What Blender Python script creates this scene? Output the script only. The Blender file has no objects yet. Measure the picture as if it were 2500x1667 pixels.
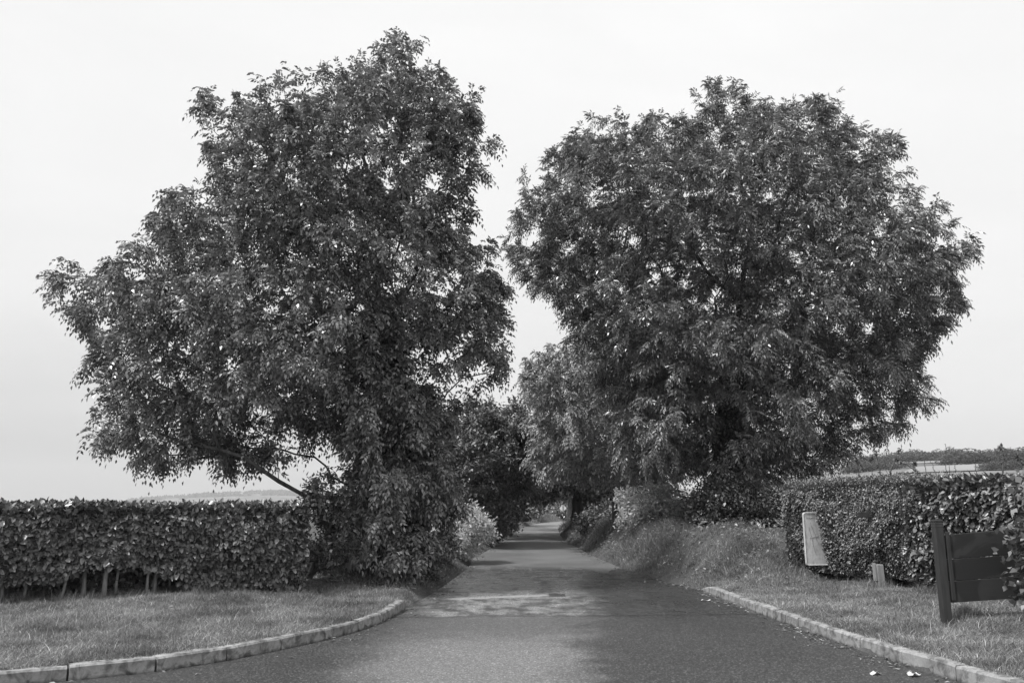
import bpy, math, random
import numpy as np
from mathutils import Vector
R = math.radians
rng = np.random.default_rng(7)
random.seed(7)
S = bpy.context.scene
COL = S.collection

# ------------------------------------------------------------------ camera
CAM_H, F, HY = 1.65, 2000.0, 1235.0
TH = math.atan((HY - 833.5) / F)
cd = bpy.data.cameras.new('camera'); cam = bpy.data.objects.new('camera', cd); COL.objects.link(cam)
cam.location = (0, 0, CAM_H); cam.rotation_euler = (R(90) + TH, 0, 0)
cd.sensor_width = 36; cd.lens = 36 * F / 2500; cd.clip_end = 12000; cd.clip_start = 0.05
S.camera = cam

# ------------------------------------------------------------------ world, sun, exposure
SUN_EL, SUN_AZ = R(60), R(-120)            # behind the camera, to the left
w = bpy.data.worlds.new('World'); S.world = w; w.use_nodes = True
nt = w.node_tree; nt.nodes.clear()
def wn(t, **k):
    n = nt.nodes.new(t)
    for a, b in k.items(): setattr(n, a, b)
    return n
sky = wn('ShaderNodeTexSky', sky_type='NISHITA', sun_disc=False)
sky.sun_elevation = SUN_EL; sky.sun_rotation = SUN_AZ
bw = wn('ShaderNodeRGBToBW'); nt.links.new(sky.outputs[0], bw.inputs[0])
bg1 = wn('ShaderNodeBackground'); bg1.inputs[1].default_value = 0.1; nt.links.new(bw.outputs[0], bg1.inputs[0])
tc = wn('ShaderNodeTexCoord'); sx = wn('ShaderNodeSeparateXYZ'); nt.links.new(tc.outputs['Generated'], sx.inputs[0])
mp = wn('ShaderNodeMapping'); mp.inputs['Scale'].default_value = (1.1, 1.1, 3.5); nt.links.new(tc.outputs['Generated'], mp.inputs[0])
no = wn('ShaderNodeTexNoise'); no.inputs['Scale'].default_value = 1.6; no.inputs['Detail'].default_value = 5; nt.links.new(mp.outputs[0], no.inputs[0])
def math_n(tree, op, a, b, clamp=False):
    n = tree.nodes.new('ShaderNodeMath'); n.operation = op; n.use_clamp = clamp
    for i, v in enumerate((a, b)):
        if v is None: continue
        if isinstance(v, (int, float)): n.inputs[i].default_value = v
        else: tree.links.new(v, n.inputs[i])
    return n.outputs[0]
# the cloud sheet: paler overhead and to the east, greyer low down in the west
elev = math_n(nt, 'ADD', sx.outputs[2], math_n(nt, 'MULTIPLY', math_n(nt, 'SUBTRACT', no.outputs[0], 0.5), 0.26))
elev = math_n(nt, 'ADD', elev, math_n(nt, 'MULTIPLY', sx.outputs[0], 0.10))
cr = wn('ShaderNodeValToRGB'); nt.links.new(elev, cr.inputs[0])
e = cr.color_ramp.elements
e[0].position = 0.0; e[0].color = (.60, .60, .60, 1); e[1].position = 0.9; e[1].color = (1.04, 1.04, 1.04, 1)
for p, c in ((.06, .74), (.17, .90), (.32, .97), (.5, 1.0)):
    q = cr.color_ramp.elements.new(p); q.color = (c, c, c, 1)
bg2 = wn('ShaderNodeBackground'); nt.links.new(cr.outputs[0], bg2.inputs[0])
mp2 = wn('ShaderNodeMapping'); mp2.inputs['Scale'].default_value = (1.0, 1.0, 2.6); mp2.inputs['Location'].default_value = (.4, .2, .1); nt.links.new(tc.outputs['Generated'], mp2.inputs[0])
no2 = wn('ShaderNodeTexNoise'); no2.inputs['Scale'].default_value = 2.2; no2.inputs['Detail'].default_value = 6; no2.inputs['Roughness'].default_value = .55; no2.inputs['Distortion'].default_value = .5; nt.links.new(mp2.outputs[0], no2.inputs[0])
nt.links.new(math_n(nt, 'ADD', .90, math_n(nt, 'MULTIPLY', no2.outputs[0], .24)), bg2.inputs[1])
mx = wn('ShaderNodeMixShader'); mx.inputs[0].default_value = 0.93
nt.links.new(bg1.outputs[0], mx.inputs[1]); nt.links.new(bg2.outputs[0], mx.inputs[2])
wo = wn('ShaderNodeOutputWorld'); nt.links.new(mx.outputs[0], wo.inputs[0])
sd = bpy.data.lights.new('sun', 'SUN'); sd.energy = 4.6; sd.angle = R(9); sd.color = (1, 1, 1)
sun = bpy.data.objects.new('sun', sd); COL.objects.link(sun)
sdir = Vector((math.sin(SUN_AZ) * math.cos(SUN_EL), math.cos(SUN_AZ) * math.cos(SUN_EL), math.sin(SUN_EL)))
sun.rotation_euler = sdir.to_track_quat('Z', 'Y').to_euler(); sun.location = sdir * 60
S.view_settings.view_transform = 'Standard'; S.view_settings.look = 'None'
S.view_settings.exposure = 0.0; S.view_settings.gamma = 1
try: S.view_settings.use_curve_mapping = False
except Exception: pass
S.cycles.max_bounces = 5; S.cycles.diffuse_bounces = 2; S.cycles.transparent_max_bounces = 4; S.cycles.volume_bounces = 0

# ------------------------------------------------------------------ materials (the place is seen in black and white)
class NT:
    def __init__(s, name):
        s.m = bpy.data.materials.new(name); s.m.use_nodes = True; s.t = s.m.node_tree
        s.p = s.t.nodes['Principled BSDF']; s.out = s.t.nodes['Material Output']
        s.co = s.t.nodes.new('ShaderNodeTexCoord').outputs['Object']
    def n(s, t): return s.t.nodes.new(t)
    def l(s, a, b): s.t.links.new(a, b)
    def M(s, op, a, b=None, clamp=False): return math_n(s.t, op, a, b, clamp)
    def noise(s, sc, det=3, rough=.55, co=None, dist=0, stretch=None):
        co = co or s.co
        if stretch:
            mp = s.n('ShaderNodeMapping'); mp.inputs['Scale'].default_value = stretch; s.l(co, mp.inputs[0]); co = mp.outputs[0]
        n = s.n('ShaderNodeTexNoise'); n.inputs['Scale'].default_value = sc; n.inputs['Detail'].default_value = det
        n.inputs['Roughness'].default_value = rough; n.inputs['Distortion'].default_value = dist; s.l(co, n.inputs[0]); return n.outputs[0]
    def ramp(s, v, pts):
        c = s.n('ShaderNodeValToRGB'); s.l(v, c.inputs[0]); el = c.color_ramp.elements
        el[0].position, a = pts[0]; el[0].color = (a, a, a, 1); el[1].position, a = pts[-1]; el[1].color = (a, a, a, 1)
        for p, a in pts[1:-1]: q = el.new(p); q.color = (a, a, a, 1)
        return c.outputs[0]
    def mix(s, f, a, b):
        inv = s.M('SUBTRACT', 1.0, f)
        return s.M('ADD', s.M('MULTIPLY', a, inv), s.M('MULTIPLY', b, f))
    def step(s, v, a, b):
        m = s.n('ShaderNodeMapRange'); m.interpolation_type = 'SMOOTHSTEP'; s.l(v, m.inputs[0])
        m.inputs[1].default_value = a; m.inputs[2].default_value = b; m.inputs[3].default_value = 0; m.inputs[4].default_value = 1
        return m.outputs[0]
    def base(s, v, rough=.8, spec=.3):
        s.l(v, s.p.inputs['Base Color'])
        if isinstance(rough, (int, float)): s.p.inputs['Roughness'].default_value = rough
        else: s.l(rough, s.p.inputs['Roughness'])
        s.p.inputs['Specular IOR Level'].default_value = spec
    def bump(s, v, st, dist=.01):
        b = s.n('ShaderNodeBump'); b.inputs['Strength'].default_value = st; b.inputs['Distance'].default_value = dist
        s.l(v, b.inputs['Height']); s.l(b.outputs[0], s.p.inputs['Normal'])

def leaf_mat(name, lo, hi, trans=.3, rough=.42, spec=.5, patch=.25):
    k = NT(name)
    a = k.n('ShaderNodeAttribute'); a.attribute_name = 'rnd'
    v = k.ramp(a.outputs['Fac'], [(0, lo), (.85, hi), (1, hi * (1.9 if patch > .5 else 1.4))])
    pn = k.noise(.55, 2)
    v = k.M('MULTIPLY', v, (k.ramp(k.noise(1.1, 4, .65), [(.32, .45), (.5, .95), (.66, 1.35)]) if patch > .5 else k.M('ADD', 1 - patch / 2, k.M('MULTIPLY', pn, patch))))
    k.base(v, rough, spec)
    tr = k.n('ShaderNodeBsdfTranslucent'); k.l(k.M('MULTIPLY', v, 1.3), tr.inputs[0])
    mxn = k.n('ShaderNodeMixShader'); mxn.inputs[0].default_value = trans
    k.l(k.p.outputs[0], mxn.inputs[1]); k.l(tr.outputs[0], mxn.inputs[2]); k.l(mxn.outputs[0], k.out.inputs[0])
    return k.m
MAT = {}
MAT['ash_a'] = leaf_mat('ash_leaf_broad', .035, .34, .12, .33, .6)
MAT['ash_b'] = leaf_mat('ash_leaf_narrow', .035, .35, .12, .31, .6)
MAT['pale'] = leaf_mat('pale_leaf', .13, .38, .16, .5)
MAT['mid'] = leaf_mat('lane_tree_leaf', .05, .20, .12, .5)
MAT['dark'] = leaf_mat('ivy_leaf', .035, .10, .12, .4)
MAT['beech'] = leaf_mat('beech_leaf', .03, .24, .08, .32, .6)
MAT['thorn'] = leaf_mat('hawthorn_leaf', .035, .28, .12, .4)
MAT['bright'] = leaf_mat('bright_bush_leaf', .34, .62, .35, .45)
MAT['grass'] = leaf_mat('grass_blade', .16, .36, .3, .6, .25, .9)
MAT['long'] = leaf_mat('long_grass_blade', .13, .30, .3, .6, .25, .7)
MAT['litter'] = leaf_mat('dead_leaf', .08, .30, .1, .8, .2)
MAT['far'] = leaf_mat('far_leaf', .055, .11, .2, .7, .1)

k = NT('bark'); n1 = k.noise(6, 5, .65, stretch=(1, 1, .25)); k.base(k.ramp(n1, [(.3, .045), (.55, .10), (.75, .17)]), .9, .15)
k.bump(n1, .8, .03); MAT['bark'] = k.m
k = NT('pale_bark'); n1 = k.noise(14, 4, .6, stretch=(1, 1, .4)); k.base(k.ramp(n1, [(.3, .2), (.6, .36), (.75, .45)]), .85, .2); k.bump(n1, .5, .01); MAT['stem'] = k.m
k = NT('soil_and_turf'); n1 = k.noise(2.2, 6, .7); n2 = k.noise(40, 2); k.base(k.M('MULTIPLY', k.ramp(n1, [(.3, .055), (.7, .13)]), k.M('ADD', .7, k.M('MULTIPLY', n2, .6))), .95, .1)
k.bump(n2, .6, .03); MAT['soil'] = k.m
k = NT('concrete'); n1 = k.noise(3, 6, .7); n2 = k.noise(55, 3); n3 = k.noise(9, 4, .6, dist=.6)
v = k.ramp(n1, [(.3, .20), (.5, .31), (.7, .40)]); v = k.M('MULTIPLY', v, k.ramp(n3, [(.36, .42), (.56, 1.0)])); v = k.M('MULTIPLY', v, k.M('ADD', .85, k.M('MULTIPLY', n2, .3)))
# grime in a band along the channel
sxz = k.n('ShaderNodeSeparateXYZ'); k.l(k.co, sxz.inputs[0])
g = k.step(k.M('ADD', sxz.outputs[2], k.M('MULTIPLY', n3, .05)), .015, .065); v = k.M('MULTIPLY', v, k.M('ADD', .4, k.M('MULTIPLY', g, .6)))
k.base(v, .9, .2); k.bump(n2, .5, .006); MAT['kerb'] = k.m
k = NT('pale_field'); n1 = k.noise(.02, 4, .6, stretch=(1, .3, 1)); k.base(k.ramp(n1, [(.3, .22), (.7, .32)]), .95, .1); MAT['wheat'] = k.m
k = NT('pasture'); n1 = k.noise(.012, 5, .6); k.base(k.ramp(n1, [(.35, .07), (.5, .11), (.62, .2)]), .95, .1); MAT['pasture'] = k.m
k = NT('dark_paint'); n1 = k.noise(1.6, 5, .6, dist=1.2); n2 = k.noise(30, 4, .6, stretch=(.15, 1, 1))
v = k.ramp(n1, [(.38, .026), (.47, .027), (.52, .042), (.7, .050)]); v = k.M('MULTIPLY', v, k.M('ADD', .85, k.M('MULTIPLY', n2, .3))); k.base(v, .62, .35); k.bump(n2, .35, .003); MAT['board'] = k.m
k = NT('post_paint'); n2 = k.noise(22, 5, .6, stretch=(1, 1, .12)); k.base(k.ramp(n2, [(.3, .030), (.7, .055)]), .6, .35); k.bump(n2, .4, .003); MAT['post'] = k.m
k = NT('weathered_white'); n1 = k.noise(5, 6, .7, dist=.4); n2 = k.noise(26, 3, .6, stretch=(1, 1, .35)); v = k.M('MULTIPLY', k.ramp(n1, [(.3, .48), (.6, .66), (.75, .72)]), k.ramp(n2, [(.3, .75), (.5, 1)]))
k.base(v, .7, .3); MAT['panel'] = k.m
k = NT('sign_edge'); n1 = k.noise(12, 4); k.base(k.ramp(n1, [(.3, .55), (.6, .75)]), .6, .3); MAT['rim'] = k.m
k = NT('scratch_line'); n1 = k.noise(30, 2); k.base(k.ramp(n1, [(.3, .28), (.7, .38)]), .8, .2); MAT['scratch'] = k.m
k = NT('grey_timber'); n2 = k.noise(18, 5, .6, stretch=(1, 1, .1)); k.base(k.ramp(n2, [(.3, .2), (.7, .38)]), .85, .2); k.bump(n2, .5, .004); MAT['timber'] = k.m
k = NT('paper'); n1 = k.noise(20, 3); k.base(k.ramp(n1, [(.3, .4), (.6, .6)]), .8, .2); MAT['paper'] = k.m
k = NT('steel'); n1 = k.noise(20, 3); k.base(k.ramp(n1, [(.3, .22), (.6, .32)]), .5, .4); MAT['steel'] = k.m

# asphalt: coarse chippings near the junction, a ragged joint, smoother old surface further along the lane
k = NT('asphalt')
s3 = k.n('ShaderNodeSeparateXYZ'); k.l(k.co, s3.inputs[0]); X, Y = s3.outputs[0], s3.outputs[1]
chip = k.n('ShaderNodeTexVoronoi'); chip.inputs['Scale'].default_value = 72; k.l(k.co, chip.inputs[0])
chv = k.n('ShaderNodeRGBToBW'); k.l(chip.outputs['Color'], chv.inputs[0]); chv = chv.outputs[0]
fine = k.noise(130, 3, .7); big = k.noise(.5, 5, .6); wob = k.noise(1.1, 4, .65); wob2 = k.noise(2.3, 3, .6)
streak = k.noise(1.2, 4, .65, stretch=(1, .22, 1)); cross = k.noise(2.2, 8, .75, stretch=(1, .38, 1)); scal = k.noise(1.5, 3, .5, stretch=(1, .12, 1))
wc = k.M('SUBTRACT', wob, .5); wc2 = k.M('SUBTRACT', wob2, .5)
chipcol = k.ramp(chv, [(.25, .09), (.55, .13), (.8, .20), (.95, .36)])
oldcol = k.M('MULTIPLY', k.ramp(big, [(.3, .11), (.7, .22)]), k.M('ADD', .8, k.M('MULTIPLY', fine, .4)))
smooth = k.M('MULTIPLY', k.ramp(chv, [(.2, .022), (.7, .050), (.97, .18)]), k.M('ADD', .8, k.M('MULTIPLY', big, .4)))
# 1 past the ragged joint at y = 22.6
j = k.step(k.M('ADD', Y, k.M('MULTIPLY', k.M('SUBTRACT', scal, .5), 9.0)), 22.4, 22.9)
# bright chippings, with wet sheen painted in along mid-lane: left part of the lane for y < 22, fading into the smooth strip on the right
xr = k.M('ADD', k.M('ADD', X, k.M('MULTIPLY', wc, 1.6)), k.M('MULTIPLY', k.M('SUBTRACT', Y, 10), -.10))
lane = k.step(xr, 1.25, .35)
worn_sheen = k.step(k.M('ADD', k.M('ADD', cross, k.M('MULTIPLY', k.M('SUBTRACT', Y, 17), .012)), k.M('MULTIPLY', wc2, .5)), .30, .62)
near = k.M('SUBTRACT', 1.0, k.step(k.M('ADD', Y, k.M('MULTIPLY', wc2, 1.0)), 12.85, 13.3))
mid_l = k.M('MULTIPLY', worn_sheen, k.M('SUBTRACT', 1.0, near))
patch = k.step(k.M('ADD', Y, k.M('MULTIPLY', wc, 2.5)), 12.0, 9.8)
am = k.M('MULTIPLY', lane, k.M('ADD', k.M('MULTIPLY', near, k.M('ADD', .42, k.M('MULTIPLY', patch, .5))), mid_l), True)
am = k.M('MULTIPLY', am, k.step(k.M('ADD', X, k.M('MULTIPLY', wc, 1.2)), -2.2, -.9))
v = k.mix(am, smooth, k.M('MULTIPLY', chipcol, k.M('ADD', 1.25, k.M('MULTIPLY', mid_l, .9))))  # worn mid-lane chippings get extra lightness standing in for wet sky sheen
v = k.mix(j, v, oldcol)
# a dark seam across the lane and a pale raised lip with a short dark fill
seam = k.M('MULTIPLY', k.step(k.M('ABSOLUTE', k.M('SUBTRACT', k.M('ADD', Y, k.M('MULTIPLY', wc2, .2)), k.M('ADD', 13.1, k.M('MULTIPLY', X, .06)))), .11, .03), .32)
v = k.M('MULTIPLY', v, k.M('SUBTRACT', 1.0, seam))
lip = k.M('MULTIPLY', k.step(k.M('ABSOLUTE', k.M('SUBTRACT', k.M('ADD', Y, k.M('MULTIPLY', wc2, .5)), k.M('ADD', 15.9, k.M('MULTIPLY', X, .35)))), .26, .10), k.M('MULTIPLY', k.step(X, .75, .6), k.step(X, -1.3, -.9)))
v = k.mix(k.M('MULTIPLY', lip, .75), v, .42)
fill = k.M('MULTIPLY', k.step(k.M('ABSOLUTE', k.M('SUBTRACT', Y, 16.15)), .30, .22), k.step(k.M('ABSOLUTE', k.M('SUBTRACT', X, .86)), .17, .14))
v = k.mix(k.M('MULTIPLY', fill, .8), v, .025)
specks = k.step(k.noise(24, 1), .76, .80); v = k.mix(k.M('MULTIPLY', specks, .6), v, .34)
k.base(v, k.mix(j, k.mix(mid_l, k.M('ADD', .44, k.M('MULTIPLY', big, .2)), .24), .34), .5)
hb = k.M('ADD', chv, k.M('MULTIPLY', fine, .5)); k.bump(hb, .55, .008)
MAT['asphalt'] = k.m

# ------------------------------------------------------------------ object helpers
def tag(o, label=None, cat=None, group=None, kind=None):
    if label: o['label'] = label
    if cat: o['category'] = cat
    if group: o['group'] = group
    if kind: o['kind'] = kind
    return o
def empty(name, loc, label, cat, group=None):
    o = bpy.data.objects.new(name, None); o.location = loc; o.empty_display_size = .3; COL.objects.link(o)
    return tag(o, label, cat, group)
def link(name, me, mat, parent=None):
    if mat and not me.materials: me.materials.append(mat)
    o = bpy.data.objects.new(name, me); COL.objects.link(o)
    if parent is not None:
        o.parent = parent; 
    return o
def quads(name, V, Q, mat, parent=None, rnd=None, smooth=False, off=None):
    """V (n,3) world coordinates, Q (m,4) quads; stored relative to the parent's origin"""
    V = np.asarray(V, np.float32); Q = np.asarray(Q, np.int32)
    if parent is not None: V = V - np.array(parent.location, np.float32)
    me = bpy.data.meshes.new(name); k_ = Q.shape[1]
    me.vertices.add(len(V)); me.vertices.foreach_set('co', V.ravel())
    me.loops.add(Q.size); me.loops.foreach_set('vertex_index', Q.ravel())
    me.polygons.add(len(Q)); me.polygons.foreach_set('loop_start', np.arange(0, Q.size, k_, dtype=np.int32))
    try: me.polygons.foreach_set('loop_total', np.full(len(Q), k_, np.int32))
    except Exception: pass
    if smooth: me.polygons.foreach_set('use_smooth', np.ones(len(Q), bool))
    if rnd is not None:
        a = me.attributes.new('rnd', 'FLOAT', 'FACE'); a.data.foreach_set('value', np.asarray(rnd, np.float32))
    me.update(calc_edges=True)
    return link(name, me, mat, parent)
def nrm(a): return a / np.maximum(np.linalg.norm(a, axis=-1, keepdims=True), 1e-9)
def unproj(px, py, Yd):
    px = np.asarray(px, float); py = np.asarray(py, float)
    xn = (px - 1250) / F; yn = (833.5 - py) / F
    t = Yd / (math.cos(TH) - yn * math.sin(TH))
    return xn * t, CAM_H + t * (math.sin(TH) + yn * math.cos(TH))
def gpt(px, py, z0=0.0):
    xn = (px - 1250) / F; yn = (833.5 - py) / F
    t = -(CAM_H - z0) / (math.sin(TH) + yn * math.cos(TH))
    return xn * t, (math.cos(TH) - yn * math.sin(TH)) * t
def sstep(x, a, b):
    t = np.clip((x - a) / (b - a), 0, 1); return t * t * (3 - 2 * t)
def vnoise(x, y, seed=0):
    r = np.random.default_rng(seed); o = 0
    for i in range(5):
        f = 1.6 ** i; a, p, q = r.uniform(0, 6.28, 3)
        o = o + np.sin(x * f * math.cos(a) + y * f * math.sin(a) + p + 1.3 * np.sin(x * f * .7 * math.sin(q) + y * f * .6 * math.cos(q))) / f ** .6
    return o / 3
def inpoly(x, y, P):
    P = np.asarray(P, float); c = np.zeros(x.shape, bool); n = len(P)
    for i in range(n):
        x1, y1 = P[i]; x2, y2 = P[(i + 1) % n]
        if y1 == y2: continue
        m = (y1 > y) != (y2 > y); c ^= m & (x < (x2 - x1) * (y - y1) / (y2 - y1) + x1)
    return c
def dpoly(x, y, P, closed=True):
    P = np.asarray(P, float); d = np.full(x.shape, 1e9); n = len(P)
    for i in range(n if closed else n - 1):
        a = P[i]; b = P[(i + 1) % n]; ab = b - a; L = max(ab @ ab, 1e-12)
        t = np.clip(((x - a[0]) * ab[0] + (y - a[1]) * ab[1]) / L, 0, 1)
        d = np.minimum(d, np.hypot(x - a[0] - t * ab[0], y - a[1] - t * ab[1]))
    return d

# ------------------------------------------------------------------ ground plan
EL = [(-60, 4.6), (-16, 6.3), (-9, 7.0), (-6.3, 7.45), (-5.2, 7.85), (-4.4, 8.3), (-3.7, 8.75), (-3.2, 9.3), (-2.8, 9.95), (-2.45, 10.6), (-2.2, 11.2), (-2.0, 11.8),
      (-1.85, 12.6), (-1.72, 14.2), (-1.5, 17), (-1.2, 22.6), (-1.2, 27.8), (-1.0, 31), (-.6, 38), (.05, 48.7), (.7, 64), (1.8, 76), (3.3, 86), (7, 98), (20, 108), (60, 124)]
ER = [(60, 116), (22, 101), (10, 93), (6.2, 86), (4.6, 76), (3.5, 64), (2.75, 48), (2.6, 40.7), (2.65, 33.3), (2.75, 28.2), (3.0, 22.6), (3.5, 18.6), (3.75, 17.5),
      (3.83, 15), (3.88, 13.3), (3.95, 11.8), (4.02, 10.9), (4.1, 9.8), (4.2, 8.9), (4.35, 8.0), (4.6, 7.1), (5.05, 6.2), (5.8, 5.3), (7, 4.5), (9, 4.0), (60, 2)]
ROAD = EL + ER + [(60, -9), (-60, -9)]
KL = [p for p in EL if p[1] < 14.3 and p[0] > -20]; KR = [p for p in ER if p[1] < 17.6 and p[0] < 20]
def ground_h(x, y):
    x = np.asarray(x, float); y = np.asarray(y, float)
    ins = inpoly(x, y, ROAD); s = dpoly(x, y, ROAD); s = np.where(ins, -s, s)
    right = x > .03 * y + .8
    kerbz = np.where(right, y < 17.4, y < 14.1)
    near_r = np.where(right & (y < 17.4), .115 + .13 * sstep(s, .4, 3.0), 0)
    # left verge with its slope up to the tree, right verge with its bank
    hl = .136 + .14 * sstep(s, .6, 3.5) * sstep(y, 9, 14) + .35 * sstep(s, .2, 2.2) * sstep(y, 14, 18)
    hb = sstep(y, 15.6, 19.5) * (1.02 - .35 * sstep(y, 26, 45)) * sstep(s, .1, 1.25)
    hr = np.maximum(.136 + .11 * sstep(s, .4, 3.0), hb + .03)
    h = np.where(right, hr, hl)
    h = h + np.where((s > .5) & (s < 60), .03 * vnoise(x * 2.1, y * 2.1, 3), 0) * sstep(s, .5, 1.2)
    h = h + .05 * vnoise(x * 1.3, y * 1.3, 5) * sstep(s, .3, 1.5) * sstep(y, 17, 20)
    edge = np.where(kerbz, sstep(s, .035, .075), sstep(s, -.02, .35))
    h = -.05 + (h + .05) * edge
    # the country beyond
    r = np.hypot(x, y); a = x / np.maximum(y, 1e-3); a = np.where(y > 5, a, np.where(x > 0, 2.0, -2.0))
    g = sstep(a, .10, .47) * (1 + .3 * np.clip(a - .45, 0, .6))
    h = h + np.where(r > 40, 1, 0) * g * (.063 * np.clip(r - 120, 0, 440) - .09 * np.clip(r - 600, 0, 600))
    h = h + sstep(r, 90, 600) * 1.5 * vnoise(x * .011, y * .011, 9) * (1 - sstep(r, 2000, 3000))
    h = h - sstep(-a, .1, .6) * sstep(r, 60, 700) * 6
    return h
def axis(parts):
    o = [parts[0][0]]
    for a, b, n in parts:
        o += list(np.linspace(a, b, n + 1)[1:])
    return np.array(o)
gx = axis([(-6000, -1200, 10), (-1200, -200, 16), (-200, -30, 17), (-30, -11, 38), (-11, 11, 180), (11, 30, 40), (30, 200, 34), (200, 1000, 50), (1000, 6000, 18)])
gy = axis([(-300, -12, 8), (-12, 4, 16), (4, 26, 200), (26, 70, 130), (70, 130, 60), (130, 400, 50), (400, 1000, 50), (1000, 5700, 28)])
GX, GY = np.meshgrid(gx, gy); GZ = ground_h(GX, GY)
nx, ny = len(gx), len(gy); ii = np.arange(nx * ny).reshape(ny, nx)
Q = np.stack([ii[:-1, :-1], ii[:-1, 1:], ii[1:, 1:], ii[1:, :-1]], -1).reshape(-1, 4)
ground = quads('ground', np.stack([GX, GY, GZ], -1).reshape(-1, 3), Q, MAT['soil'], smooth=True)
ground.data.materials.append(MAT['pasture'])
cen = np.stack([GX, GY], -1)[:-1, :-1].reshape(-1, 2); far = (np.hypot(cen[:, 0], cen[:, 1]) > 45).astype(np.int32)
ground.data.polygons.foreach_set('material_index', far)
tag(ground, kind='structure')

# road sheet
import bmesh
bm = bmesh.new(); vs = [bm.verts.new((x, y, 0)) for x, y in ROAD]; f = bm.faces.new(vs); bmesh.ops.triangulate(bm, faces=[f]); bmesh.ops.recalc_face_normals(bm, faces=bm.faces)
if sum(f.normal.z for f in bm.faces) < 0: bmesh.ops.reverse_faces(bm, faces=bm.faces)
me = bpy.data.meshes.new('road'); bm.to_mesh(me); bm.free(); tag(link('road', me, MAT['asphalt']), kind='structure')

# ------------------------------------------------------------------ small solid helpers
def bm_obj(name, bm, mat, parent=None, smooth=False):
    me = bpy.data.meshes.new(name); bm.to_mesh(me); bm.free()
    if smooth:
        for p in me.polygons: p.use_smooth = True
    return link(name, me, mat, parent)
def add_box(bm, c, sz, rot=None, bev=0):
    """box centred at c, size sz, rot = mathutils Matrix 3x3"""
    r = bmesh.ops.create_cube(bm, size=1); vs = r['verts']
    for v in vs:
        p = Vector((v.co.x * sz[0], v.co.y * sz[1], v.co.z * sz[2]))
        v.co = p
    if bev:
        es = list({e for v in vs for e in v.link_edges})
        rr = bmesh.ops.bevel(bm, geom=es, offset=bev, segments=2, affect='EDGES', profile=.5)
        vs = list({v for v in rr['verts']} | {v for v in vs if v.is_valid})
    for v in vs:
        p = v.co.copy()
        if rot is not None: p = rot @ p
        v.co = p + Vector(c)
    return vs
def tubes(A, B, ra, rb, sides=5):
    """frusta from A to B"""
    A = np.asarray(A, float); B = np.asarray(B, float); n = len(A)
    d = nrm(B - A); up = np.where(np.abs(d[:, 2:3]) > .9, np.array([[1., 0, 0]]), np.array([[0., 0, 1.]]))
    u = nrm(np.cross(d, up)); v = np.cross(d, u)
    an = np.linspace(0, 2 * np.pi, sides, endpoint=False)
    ring = np.cos(an)[None, :, None] * u[:, None] + np.sin(an)[None, :, None] * v[:, None]
    V = np.concatenate([A[:, None] + ring * np.asarray(ra)[:, None, None], B[:, None] + ring * np.asarray(rb)[:, None, None]], 1).reshape(-1, 3)
    i = np.arange(sides); j_ = (i + 1) % sides
    q = np.stack([i, j_, j_ + sides, i + sides], -1)
    Qs = (q[None] + (np.arange(n) * 2 * sides)[:, None, None]).reshape(-1, 4)
    return V, Qs
def polytube(P, r, sides=8):
    P = np.asarray(P, float); r = np.asarray(r, float)
    return tubes(P[:-1], P[1:], r[:-1], r[1:], sides)
def swept(P, r, sides=10, rough=0, seed=0):
    """one continuous tube along P"""
    P = np.asarray(P, float); n = len(P); rg = np.random.default_rng(seed)
    T = nrm(np.gradient(P, axis=0)); V = []
    u = None
    for i in range(n):
        if u is None: u = np.cross(T[i], [0.31, .95, .05]); 
        u = u - T[i] * (u @ T[i]); u /= np.linalg.norm(u); v = np.cross(T[i], u)
        for s in range(sides):
            a = 2 * math.pi * s / sides
            rr = r[i] * (1 + rough * rg.uniform(-1, 1)); V.append(P[i] + rr * (math.cos(a) * u + math.sin(a) * v))
    Q = [(i * sides + s, i * sides + (s + 1) % sides, (i + 1) * sides + (s + 1) % sides, (i + 1) * sides + s) for i in range(n - 1) for s in range(sides)]
    V += [P[0], P[-1]]; c0, c1 = len(V) - 2, len(V) - 1
    for s in range(0, sides, 2):
        Q.append((c0, (s + 2) % sides, s + 1, s)); b = (n - 1) * sides; Q.append((c1, b + s, b + s + 1, b + (s + 2) % sides))
    return np.array(V), np.array(Q)
def merge(parts):
    Vs, Qs, o = [], [], 0
    for V, Q_ in parts: Vs.append(V); Qs.append(Q_ + o); o += len(V)
    return np.concatenate(Vs), np.concatenate(Qs)

# ------------------------------------------------------------------ leaves
def simple_leaves(P, D, N, L, W, fold=.25, curl=.15, rg=rng, halves=False):
    """one leaf per row: P base, D direction, N rough normal. Quads; two per leaf if halves"""
    n = len(P); D = nrm(D); sde = nrm(np.cross(D, N)); nn = np.cross(sde, D)
    L = np.asarray(L)[:, None] if np.ndim(L) else np.full((n, 1), L); W = np.asarray(W)[:, None] if np.ndim(W) else np.full((n, 1), W)
    r = rg.random(n)
    if not halves:
        V = np.stack([P, P + D * L * .45 + sde * W * .5 + nn * W * fold, P + D * L - nn * L * curl, P + D * L * .45 - sde * W * .5 + nn * W * fold], 1)
        return V.reshape(-1, 3), np.arange(n * 4).reshape(n, 4), r
    t = P + D * L - nn * L * curl
    V = np.stack([P, P + D * L * .30 + sde * W * .5 + nn * W * fold, P + D * L * .72 + sde * W * .36 + nn * W * (fold * .7 - .1), t,
                  P + D * L * .72 - sde * W * .36 + nn * W * (fold * .7 - .1), P + D * L * .30 - sde * W * .5 + nn * W * fold], 1)
    b = (np.arange(n) * 6)[:, None]
    Q = np.concatenate([b + np.array([[0, 1, 2, 3]]), b + np.array([[0, 3, 4, 5]])], 0)
    return V.reshape(-1, 3), Q, np.concatenate([r, r])
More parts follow.
